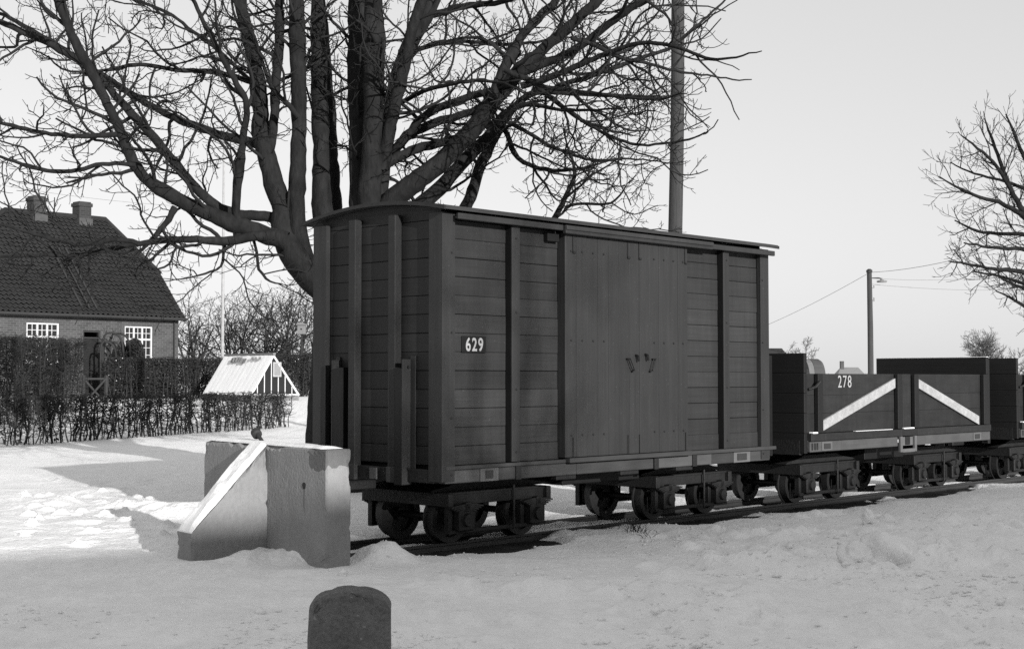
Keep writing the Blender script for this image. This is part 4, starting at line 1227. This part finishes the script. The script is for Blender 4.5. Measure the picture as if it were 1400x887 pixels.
# ------------------------------------------------------------------ hedges
def hedge(name, a, bnd, top, label, seed, thick, gap, tw, leaves, mat, cat="hedge", low=.12, rows=2, twl=.26):
    r = np.random.default_rng(seed)
    a = np.array(a, float); bnd = np.array(bnd, float); d = bnd - a; L = np.linalg.norm(d[:2]); u = d/np.linalg.norm(d)
    side = np.array([-u[1], u[0], 0])
    root = empty(name, tuple(a)); tag(root, label, cat)
    q = Quads(); q2 = Quads(); lv = []
    for row in range(rows):
        s = 0.0
        while s < L:
            p = a + u*s + side*((row - (rows-1)/2)*thick*.5 + r.normal()*thick*.1); p[2] = gz(p[0], p[1]) - .05
            H = top - p[2] + r.normal()*.05 + .10*float(fbm(np.array([s*.9]), np.array([seed + .5]), 3)[0])
            n = 5; pts = [p]
            for k in range(n): pts.append(pts[-1] + np.array([r.normal()*.035, r.normal()*.035, H/n*.97]))
            pts = np.array(pts); q.tube(pts - a, np.linspace(.017, .008, n+1)*r.uniform(.7, 1.3), 5)
            for k in range(int(tw*H)):
                f = low + (1-low)*r.random()**.75; i = f*n; j = min(int(i), n-1); pp = pts[j] + (pts[j+1]-pts[j])*(i-j)
                dd = np.array([r.normal(), r.normal(), r.uniform(-.1, 1.0)]); dd /= np.linalg.norm(dd)
                LL = r.uniform(.4, 1.2)*twl*(1.1 if f > .3 else .8)
                e = pp + dd*LL; m_ = (pp + e)/2 + r.normal(size=3)*.02
                over = max(0, e[2] - top - .09)
                e[2] -= over; m_[2] -= over*.5
                q2.tube(np.array([pp, m_, e]) - a, [.0075, .006, .0045], 3)
                for z in range(2):
                    g = m_ + r.normal(size=3)*.05
                    ee = g + np.array([r.normal()*.07, r.normal()*.07, abs(r.normal())*.06]); ee[2] = min(ee[2], top + .05)
                    q2.tube(np.array([m_, ee]) - a, [.005, .0035], 3)
            s += gap*(.6 + .8*r.random())
    q.build("stems", M[mat], root, kind="stuff"); q2.build("twigs", M[mat], root, kind="stuff")
    if leaves:
        n = leaves
        s = r.random(n)*L; f = 1 - r.random(n)**1.25*.97
        c = a + u*s[:, None] + side*((r.random(n) - .5)*thick*(1 + .1*np.sin(s*7)))[:, None]
        bz = np.interp(s, np.linspace(0, L, 30), [gz(*(a + u*t)[:2]) for t in np.linspace(0, L, 30)])
        c[:, 2] = bz + (top - bz + .05*np.array([float(x) for x in fbm(s*1.6, s*0 + seed, 3)]))*f
        sz = r.uniform(.02, .05, n)
        A = r.normal(size=(n, 3)); A /= np.linalg.norm(A, axis=1)[:, None]; Bv = np.cross(A, r.normal(size=(n, 3))); Bv /= np.linalg.norm(Bv, axis=1)[:, None]
        A *= sz[:, None]; Bv *= (sz*.6)[:, None]
        q3 = Quads(); q3.quads(np.stack([c - A, c - Bv, c + A, c + Bv], 1) - a)
        q3.build("leaves", M['leaf_dark'], root, kind="stuff", smooth=False)
        k = r.random(n) < .010; q4 = Quads()
        q4.quads(np.stack([c[k] - A[k]*.6, c[k] - Bv[k]*.7, c[k] + A[k]*.6, c[k] + Bv[k]*.7], 1)*np.array([1, 1, 1]) - a + np.array([0, -.05, .03]))
        q4.build("caught_snow", M['snow_clean'], root, kind="stuff", smooth=False)
    return root, (a, u, side, L, r)
ha = G3(-45, 28.0); hb_ = G3(391, 37.0)
hedge("hedge", ha, hb_, 1.19, "thin see through hedge nearest the railway with snow showing between its stems", 41, .45, .13, 23, 1300, 'twig_dark', rows=2, twl=.22)
hedge("hedge", G3(148, 50.5), G3(312, 52.5), 2.33, "dense evergreen hedge between the garden gate and the glasshouse", 42, .6, .16, 16, 16000, 'twig_dark', rows=3)
hedge("hedge", G3(330, 54), G3(452, 55.5), 2.52, "dark hedge behind the glasshouse running up to the big tree trunk", 43, .6, .16, 16, 14000, 'twig_dark', rows=3)
hedge("shrub_thicket", G3(-40, 39), G3(58, 40.5), 2.78, "tall dark shrub thicket in front of the house at the left edge", 44, 1.5, .27, 22, 2600, 'twig_dark', cat="shrub", rows=5, twl=.42)
hedge("shrub_thicket", G3(60, 41.5), G3(90, 42.5), 2.75, "upright twiggy shrub just left of the garden gate", 45, .9, .17, 26, 1500, 'twig_dark', cat="shrub", rows=4, twl=.36)
# clipped bush before the right window, climbers
def bush(px, Y, zt, w, label, seed):
    r = np.random.default_rng(seed); p = G3(px, Y); root = empty("clipped_bush", tuple(p)); tag(root, label, "bush")
    n = 5000; H = zt - p[2]
    th = r.random(n)*6.283; f = r.random(n); rad = w*np.sqrt(r.random(n))*np.sqrt(np.clip(1 - np.clip((f - .75)/.25, 0, 1)**2, 0, 1)) + .01
    c = np.stack([rad*np.cos(th), rad*np.sin(th), f*H], 1)
    A = r.normal(size=(n, 3)); A /= np.linalg.norm(A, axis=1)[:, None]; Bv = np.cross(A, r.normal(size=(n, 3))); Bv /= np.linalg.norm(Bv, axis=1)[:, None]
    q = Quads(); q.quads(np.stack([c - A*.05, c - Bv*.03, c + A*.05, c + Bv*.03], 1)); q.build("foliage", M['leaf_dark'], root, kind="stuff", smooth=False)
    q = Quads()
    for k in range(7): q.tube(np.array([(0, 0, -.1), (r.normal()*w*.3, r.normal()*w*.3, H*.5), (r.normal()*w*.5, r.normal()*w*.5, H*.9)]), [.03, .02, .01], 5)
    q.build("stems", M['twig_dark'], root, kind="stuff")
bush(184, 52.3, 3.08, .36, "round topped clipped bush in front of the right hand house window", 51)
bush(166, 52.3, 2.95, .17, "narrow upright bush between the house door and the right window", 52)
def hoop(pts, Y, label, r0=.05):
    ps = [np.array(P(x, y, Y)) for x, y in pts]; root = empty("garden_arch", tuple(G3(pts[0][0], Y))); tag(root, label, "garden arch")
    xy = np.array(pts, float); t = np.linspace(0, len(pts) - 1, 24); X = np.interp(t, range(len(pts)), xy[:, 0]); Yp = np.interp(t, range(len(pts)), xy[:, 1])
    for _ in range(3):
        X[1:-1] = (X[:-2] + X[1:-1]*2 + X[2:])/4; Yp[1:-1] = (Yp[:-2] + Yp[1:-1]*2 + Yp[2:])/4
    o = np.array(root.location); pp = np.array([np.array(P(a, c, Y)) for a, c in zip(X, Yp)]) - o
    b = MB(); b.tube(pp, [r0]*24, 6); b.tube(pp + np.array([.12, .5, 0]), [r0]*24, 6); b.build("hoop", M['twig_dark'], root)
    tw = Quads()
    for k in range(70):
        c = pp[rng.integers(0, 24)] + np.array([0, rng.random()*.5, 0]); e = c + rng.normal(size=3)*.12
        tw.tube(np.array([c, e]), [.012, .006], 3)
    tw.build("climber", M['twig_dark'], root, kind="stuff")
hoop([(141, 522), (140.5, 480), (141, 457), (150, 454), (160, 456), (167, 464), (169, 480), (169, 522)], 51.3, "taller climber covered garden arch beside the house door", .04)
hoop([(138, 522), (137.5, 490), (138, 468), (144, 466), (152, 469), (158, 476), (159, 490), (159, 522)], 50.9, "lower climber covered garden arch beside the house door", .035)
# garden gate with crossed braces
ga, gb = G3(113, 45.0), G3(147, 46.0)
gate = empty("garden_gate", tuple(ga), math.atan2(gb[1]-ga[1], gb[0]-ga[0])); tag(gate, "low wooden garden gate with crossed braces between hedge and thicket", "gate")
gl = float(np.hypot(*(gb-ga)[:2])); gtop = 1.6 + 0/F*45; z0 = -.05; zt = 1.60 - ga[2] + .02
zt = (1.6 - (540 - 516)/F*45 + .55) - ga[2]
for x in (0, gl - .09):
    b = MB(); b.cbox(x, x + .09, -.045, .045, -.1, zt + .12, .008); b.build("post", M['dark_wood'], gate)
for z in (.12, zt - .03):
    b = MB(); b.box(.095, gl - .095, -.02, .02, z, z + .06); b.build("rail", M['beam'], gate)
b = MB(); b.bar((.1, -.035, .15), (gl - .1, -.035, zt), .025, .06); b.build("brace", M['beam'], gate)
b = MB(); b.bar((.1, .035, zt), (gl - .1, .035, .15), .025, .06); b.build("brace", M['beam'], gate)

# ------------------------------------------------------------------ glasshouse
ga_ = P(342, 541, 47.0); gb2 = P(408, 541, 48.2); gap_ = P(368.5, 486, 47.5)
gd = Vector((gb2.x - ga_.x, gb2.y - ga_.y, 0)); gw = gd.length; gd.normalize()
gh = empty("glasshouse", (ga_.x, ga_.y, 0), math.atan2(gd.y, gd.x)); tag(gh, "small white framed glasshouse with snow covered roof beyond the hedge", "glasshouse")
zb = ga_.z; za = gap_.z; xm = gw*.46; GL = 3.3
b = MB(); b.box(0, gw, -.03, .03, .3, zb); b.box(-.03, .03, .031, GL, .3, zb); b.box(gw - .03, gw + .03, .031, GL, .3, zb); b.build("base_wall", M['grey_wood'], gh)
def bar(a, c, w, name="glazing_bar", mat='white_joinery', parent=gh, h=None):
    q = MB(); q.bar(a, c, w, h); return q.build(name, M[mat], parent)
bar((0, -.01, zb), (xm, -.01, za), .07, "barge_board"); bar((gw, -.01, zb), (xm, -.012, za), .07, "barge_board")
bar((.03, -.008, zb + .03), (gw - .03, -.008, zb + .03), .05, "bottom_rail")
def gz_at(x): return zb + (za - zb)*(x/xm if x < xm else (gw - x)/(gw - xm))
for x in [gw*k/7.0 for k in (1, 2, 3, 4, 5, 6)]:
    bar((x, 0, zb + .04), (x, 0, gz_at(x) - .03), .03)
b = MB(); b.add([(.02, .02, zb), (gw - .02, .02, zb), (xm, .02, za - .03)], [(0, 1, 2)]); b.build("pane", M['glass'], gh)
# vent window near the apex
vx0, vx1, vz1 = xm - .02, xm + .30, za - .22; vz0 = vz1 - .50
b = MB(); b.box(vx0, vx1, -.06, -.025, vz0, vz0 + .05); b.box(vx0, vx1, -.06, -.025, vz1 - .05, vz1); b.box(vx0, vx0 + .045, -.06, -.025, vz0 + .05, vz1 - .05); b.box(vx1 - .045, vx1, -.06, -.025, vz0 + .05, vz1 - .05)
v = b.build("vent_window", M['white'], gh)
b = MB(); b.box(vx0 + .045, vx1 - .045, -.045, -.04, vz0 + .05, vz1 - .05); b.build("vent_pane", M['zinc'], v)
bar((xm, -.1, za + .05), (xm, GL + .05, za + .05), .09, "ridge_board", 'grey_wood')
def slope(x_e, x_r, name, mat):
    """snow lying on the panes, ribbed by the glazing bars; a few panes slid clear near the ridge"""
    q = Quads(); vs = []; ny_, nu = 67, 14
    G = np.zeros((ny_, nu, 3))
    for a in range(ny_):
        y = -.05 + (GL + .1)*a/(ny_ - 1)
        for c in range(nu):
            u = c/(nu - 1)
            rib = .006*abs(math.sin(math.pi*a/6.0)) + .012*float(fbm(np.array([y*3]), np.array([u*4.]), 2)[0])
            G[a, c] = (x_e + (x_r - x_e)*u, y, zb + (za - zb)*u + .03 + rib)
    for a in range(ny_ - 1):
        for c in range(nu - 1):
            vs.append([G[a, c], G[a, c+1], G[a+1, c+1], G[a+1, c]])
    q.quads(np.array(vs)); return q.build(name, M[mat], gh, kind="stuff", smooth=False)
slope(-.04, xm - .03, "roof_snow", 'snow_clean'); slope(gw + .04, xm + .03, "roof_snow", 'snow_clean')
for k in range(9):                                     # panes where the snow has slid off below the ridge
    y = GL*(.46 + .055*k) if k < 6 else GL*(.16 + .08*(k - 6))
    u0 = (.80 if k < 6 else .84) - .06*random.random(); u1 = u0 + (.12 if k < 6 else .07)
    b = MB(); a = Vector((xm*u0 - .07, y, zb + (za - zb)*u0 + .10)); c = Vector((xm*u1 - .07, y + random.uniform(-.02, .12), zb + (za - zb)*u1 + .10))
    b.bar(a, c, .13 if k < 6 else .08, .012); b.build("bare_pane", M['grey_wood'], gh)

# flagpole
fp = P(304, 486, 53.0); fp_top = P(304.5, 186, 53.0)
fl = empty("flagpole", (fp.x, 53.0, gz(fp.x, 53))); tag(fl, "tall white flagpole behind the glasshouse beside the fruit trees", "flagpole")
z0 = fl.location.z
b = MB(); b.tube([(0, 0, -.3), (0, 0, 3), (0, 0, fp_top.z - z0)], [.068, .06, .035], 10); b.build("pole", M['white'], fl)
b = MB(); b.tube([(0, 0, fp_top.z - z0), (0, 0, fp_top.z - z0 + .05), (0, 0, fp_top.z - z0 + .12), (0, 0, fp_top.z - z0 + .16)], [.03, .075, .075, .03], 10); b.build("finial", M['white'], fl)
# nest box on a pole
nb_ = P(412.5, 450, 56); nz0 = gz(nb_.x, 56)
nbx = empty("nest_box", (nb_.x, 56, nz0)); tag(nbx, "small pale nest box on a thin pole left of the big trunk", "nest box")
h = nb_.z - nz0
b = MB(); b.cbox(-.16, .16, -.14, .14, h - .2, h + .16, .008); b.build("box_body", M['grey_wood'], nbx)
b = MB(); b.prism([(-.2, h + .162), (.2, h + .162), (.2, h + .2), (0, h + .27), (-.2, h + .2)], -.2, .18, 'y'); b.build("box_roof", M['grey_wood'], nbx)
b = MB(); b.tube([(0, -.135, h), (0, -.145, h)], [.035, .035], 10); b.build("entrance_hole", M['plate'], nbx)
b = MB(); b.tube([(0, 0, -.2), (0, 0, h - .2)], [.04, .035], 6); b.build("pole", M['twig_dark'], nbx)

# ------------------------------------------------------------------ poles and wires
p0 = P(920, 640, 24.0); p1 = P(927.5, -10, 24.0)
up = empty("utility_pole", (p0.x, 24.0, gz(p0.x, 24))); tag(up, "thick weathered wooden pole standing straight behind the closed wagon", "utility pole")
sl = (p1.x - p0.x)/(p1.z - p0.z); o = Vector(up.location)
zs = np.linspace(-.5, 11.5, 14)
b = MB(); b.tube([(sl*z + .008*math.sin(z*1.3), .006*math.cos(z), z) for z in zs], np.linspace(.132, .105, 14), 18); b.build("pole_shaft", M['pole'], up, smooth=True)
b = MB(); b.bar((sl*10.9 - .8, -.14, 10.9), (sl*10.9 + .8, -.14, 10.9), .09, .11); b.build("cross_arm", M['pole'], up)
for x in (-.7, -.35, .35, .7):
    b = MB(); b.tube([(sl*10.9 + x, -.14, 10.95), (sl*10.9 + x, -.14, 11.08), (sl*10.9 + x, -.14, 11.13)], [.012, .035, .02], 8); b.build("insulator", M['white'], up)
l0 = P(1190.5, 510, 58.0); l1 = P(1189.5, 369, 58.0)
lp = empty("lamp_post", (l0.x, 58.0, gz(l0.x, 58))); tag(lp, "distant wooden pole with a small street lamp above open wagon 278", "lamp post")
H = l1.z - lp.location.z
b = MB(); b.tube([(0, 0, -.4), (0, 0, H*.6), (-.02, 0, H - .08), (-.02, 0, H)], [.125, .115, .10, .10], 12); b.build("pole_shaft", M['pole'], lp)
b = MB(); b.tube([(-.02, 0, H - .12), (-.02, 0, H - .02), (-.02, 0, H + .04)], [.12, .13, .06], 12); b.build("pole_cap", M['dark_wood'], lp)
b = MB(); b.tube([(.08, 0, H - .34), (.35, 0, H - .33), (.5, 0, H - .36)], [.022, .022, .02], 8); b.build("lamp_arm", M['dark_wood'], lp)
b = MB(); b.tube([(.5, 0, H - .34), (.5, 0, H - .42), (.5, 0, H - .46), (.5, 0, H - .52)], [.04, .07, .22, .20], 14); b.build("lamp_shade", M['zinc'], lp)
for z in (.75, 1.25, 1.3):
    b = MB(); b.tube([(.09, 0, H - z), (.17, 0, H - z), (.17, 0, H - z + .1)], [.02, .02, .035], 6); b.build("insulator", M['zinc'], lp)
def wire(a, c, sag, label, r=.010):
    a = np.array(a); c = np.array(c); t = np.linspace(0, 1, 30)[:, None]
    pts = a + (c - a)*t; pts[:, 2] -= sag*4*(t*(1 - t))[:, 0]
    root = empty("overhead_wire", tuple(a)); q = Quads(); q.tube(pts - a, [r]*30, 4)
    o = q.build("overhead_wire", M['zinc'], None); o.location = tuple(a); bpy.data.objects.remove(root)
    tag(o, label, "wire", "overhead wires")
top = np.array(l1) + np.array([0, 0, -.1])
wire(top, P(1030, 452, 75), .12, "overhead wire sloping down left from the lamp pole to the closed wagon")
wire(top, P(1470, 305, 34), .25, "overhead wire climbing right from the lamp pole into the right hand tree")
wire(top + np.array([.1, 0, -.25]), P(1460, 366, 60), .25, "level overhead wire right of the lamp pole, just below the climbing one")
wire(top + np.array([.1, 0, -.5]), P(1460, 392, 66), .2, "lowest overhead wire running right from the lamp pole")
wire(P(-60, 242, 60), P(330, 285, 70), .3, "overhead wire crossing the sky above the house chimneys")

# ------------------------------------------------------------------ far buildings
def shed(px0, px1, pyt, Y, label, wallmat, roofmat, hip=False):
    xl, xr = (px0 - CX)/F*Y, (px1 - CX)/F*Y; zt = EYE.z + (HY - pyt)/F*Y
    root = empty("far_house" if hip else "dark_shed", ((xl + xr)/2, Y, gz((xl + xr)/2, Y))); tag(root, label, "house" if hip else "shed")
    g = root.location.z; w = (xr - xl)/2; h = zt - g; d = w*.8
    e = h*(.62 if hip else .86)
    b = MB(); b.box(-w*.92, w*.92, -d*.9, d*.9, -.5, e); b.build("wall", M[wallmat], root)
    b = MB(); rr = w*.6
    b.add([(-w, -d, e), (w, -d, e), (w, d, e), (-w, d, e), (-rr, 0, h), (rr, 0, h)], [(0,1,5,4), (1,2,5), (2,3,4,5), (3,0,4), (3,2,1,0)]); b.build("roof", M[roofmat], root)
    return root, w, d, h, e
r_, w_, d_, h_, e_ = shed(1141, 1181, 502, 170, "distant house with a snowy roof and chimney above wagon 278", 'whitewash', 'zinc', True)
b = MB(); b.box(-w_*.62, -w_*.40, -.3, .3, h_*.7, h_ + .75); b.build("chimney", M['brick'], r_)
b = MB(); b.box(w_*.1, w_*.3, -d_*.905, -d_*.9, e_*.35, e_*.75); b.build("window", M['glass'], r_)
r_, w_, d_, h_, e_ = shed(1022, 1080, 476, 36, "low dark shed roof showing over the tall end of wagon 278", 'dark_wood', 'roofing')
b = MB(); b.box(-.35, .35, -d_*.93, -d_*.9, .05, 1.8); b.build("door", M['dark_wood'], r_)
# far field hedge on the horizon
q = Quads(); r = np.random.default_rng(77)
for (xa, xb, Y, hh, n) in ((-150, 260, 330, 2.6, 2600),):
    for k in range(n):
        x = r.uniform(xa, xb); y = Y + r.normal()*4; z = gz(x, y); hq = hh*r.uniform(.4, 1.1)
        q.tube(np.array([(x, y, z - .2), (x + r.normal()*.5, y, z + hq*.6), (x + r.normal()*.9, y, z + hq)]), [.12, .08, .04], 3)
q.build("far_hedgerow", M['hazed_far_twig'], None, kind="stuff")

# clods of ploughed snow lying on the right
def clod(px, py, r, h, label, seed):
    p = PG(px, py, .07); g = gz(p.x, p.y); rr = np.random.default_rng(seed)
    bm = bmesh.new(); bmesh.ops.create_icosphere(bm, subdivisions=4, radius=1.0)
    off = rr.random(3)*50
    for v in bm.verts:
        c = np.array(v.co); k = 1 + .55*float(fbm(np.array([c[0]*1.3 + off[0] + c[2]]), np.array([c[1]*1.3 + off[1] - c[2]]), 4)[0])
        v.co = Vector((c[0]*r*k, c[1]*r*k, max(c[2], -.5)*h*k))
    me = bpy.data.meshes.new("snow_clod"); bm.to_mesh(me); bm.free()
    me.polygons.foreach_set("use_smooth", [True]*len(me.polygons))
    o = link("snow_clod", me, M['snow'], None, loc=(p.x, p.y, g + h*.25)); tag(o, label, "snow lump", "snow clods on the right")
clod(1214, 766, .27, .19, "largest rounded snow clod on the open snow in front of the open wagons", 1)
clod(1170, 767, .16, .13, "medium snow clod just left of the largest one", 2)
clod(1250, 764, .15, .12, "snow clod pressed against the right side of the largest one", 3)
clod(1287, 766, .09, .08, "small snow clod on its own at the right end of the row", 4)
clod(1186, 716, .06, .09, "tiny pointed snow clod nearer to the open wagons", 5)

# loose crumbs of snow and crust scattered over the foreground
def crumbs(n, seed):
    r = np.random.default_rng(seed); base_v = np.array([(1,0,0),(-1,0,0),(0,1,0),(0,-1,0),(0,0,1),(0,0,-1)], float)
    tri = [(0,2,4),(2,1,4),(1,3,4),(3,0,4),(2,0,5),(1,2,5),(3,1,5),(0,3,5)]
    V = []; Fc = []; k = 0; tries = 0
    while k < n and tries < n*12:
        tries += 1
        px, py = r.uniform(-30, 1430), 640 + 260*r.random()**.8
        p = PG(px, py)
        if p.y > 19: continue
        d = float(fbm(np.array([p.x*.9 + 60]), np.array([p.y*.9]), 3)[0])
        if d + .18*(px > 850) < r.uniform(-.05, .45): continue
        rel = p - C0; w = rel.dot(EV)
        if w > .15: continue
        sz = (.005 + .018*r.random()**2) * (2.2 if r.random() < .06 else 1)
        v = base_v*sz*r.uniform(.6, 1.3, (6, 1))*np.array([1, 1, .75]); a = r.random()*6.28
        v = np.stack([v[:, 0]*math.cos(a) - v[:, 1]*math.sin(a), v[:, 0]*math.sin(a) + v[:, 1]*math.cos(a), v[:, 2]], 1) + np.array([p.x, p.y, gz(p.x, p.y) + sz*.2])
        V.append(v); Fc += [(i + 6*k, j + 6*k, l + 6*k) for i, j, l in tri]; k += 1
    me = bpy.data.meshes.new("snow_crumbs"); me.from_pydata(np.concatenate(V).tolist(), [], Fc); me.polygons.foreach_set("use_smooth", [True]*len(me.polygons))
    link("snow_crumbs", me, M['snow_clean'], None, "stuff")
crumbs(2400, 3)

# dry weeds poking through beside the rail
q = Quads(); r = np.random.default_rng(5)
for (px, py, n, h) in ((742, 738, 16, .10), (828, 722, 22, .10), (868, 726, 36, .13), (880, 731, 14, .08), (604, 752, 18, .06), (690, 748, 18, .06), (905, 716, 14, .06)):
    for k in range(n):
        p = np.array(PG(px + r.normal()*9, py + r.normal()*2)); p[2] = gz(p[0], p[1]) - .02
        d = np.array([r.normal()*.6, r.normal()*.6, 1.0]); d /= np.linalg.norm(d)
        L = h*r.uniform(.5, 1.3); m_ = p + d*L*.6; e = m_ + (d + np.array([r.normal()*.6, r.normal()*.6, -.3]))*L*.4
        q.tube(np.array([p, m_, e]), [.004, .003, .0015], 3)
q.build("dry_weeds", M['grass'], None, kind="stuff")

# ------------------------------------------------------------------ behind the photographer: an unseen building added to shade the foreground, and a tree beside it
PV = Vector((-SUN_H.y, SUN_H.x, 0))
SC = -24.0
c0 = SUN_H*(-SC - .28) + PV*9.0
shade_bldg = empty("shade_building", (c0.x, c0.y, 0), math.atan2(PV.y - .07*SUN_H.y, PV.x - .07*SUN_H.x)); tag(shade_bldg, "long brick building added unseen behind the photographer to shade the foreground", "building")
RH = 0.07 + math.tan(SUN_EL)*(12.85 - SC) - .05
b = MB(); b.box(-24, 24, -5, 5, -.3, RH - 4.4); b.build("wall", M['brick'], shade_bldg)
b = MB(); b.prism([(-5.5, RH - 4.6), (5.5, RH - 4.6), (5.5, RH - 4.4), (0, RH), (-5.5, RH - 4.4)], -24.5, 24.5, 'x'); b.build("roof", M['tile'], shade_bldg)
for k in range(10):
    x = -21 + 4.5*k
    b = MB(); b.box(x - .6, x + .6, 5.002, 5.06, 1.0, 2.6); wdw = b.build("window", M['white'], shade_bldg)
    for g in (-.28, .28):
        b = MB(); b.box(x + g - .24, x + g + .24, 5.061, 5.066, 1.08, 2.52); b.build("pane", M['glass'], wdw)
tp_ = SUN_H*17.5 + PV*6.0
gen_tree("bare_tree", (tp_.x, tp_.y, .05), 13.2, .15, 3.2, "bare tree behind the photographer that dapples the wagon side", 61, n1=16, detail=3, low=.3)
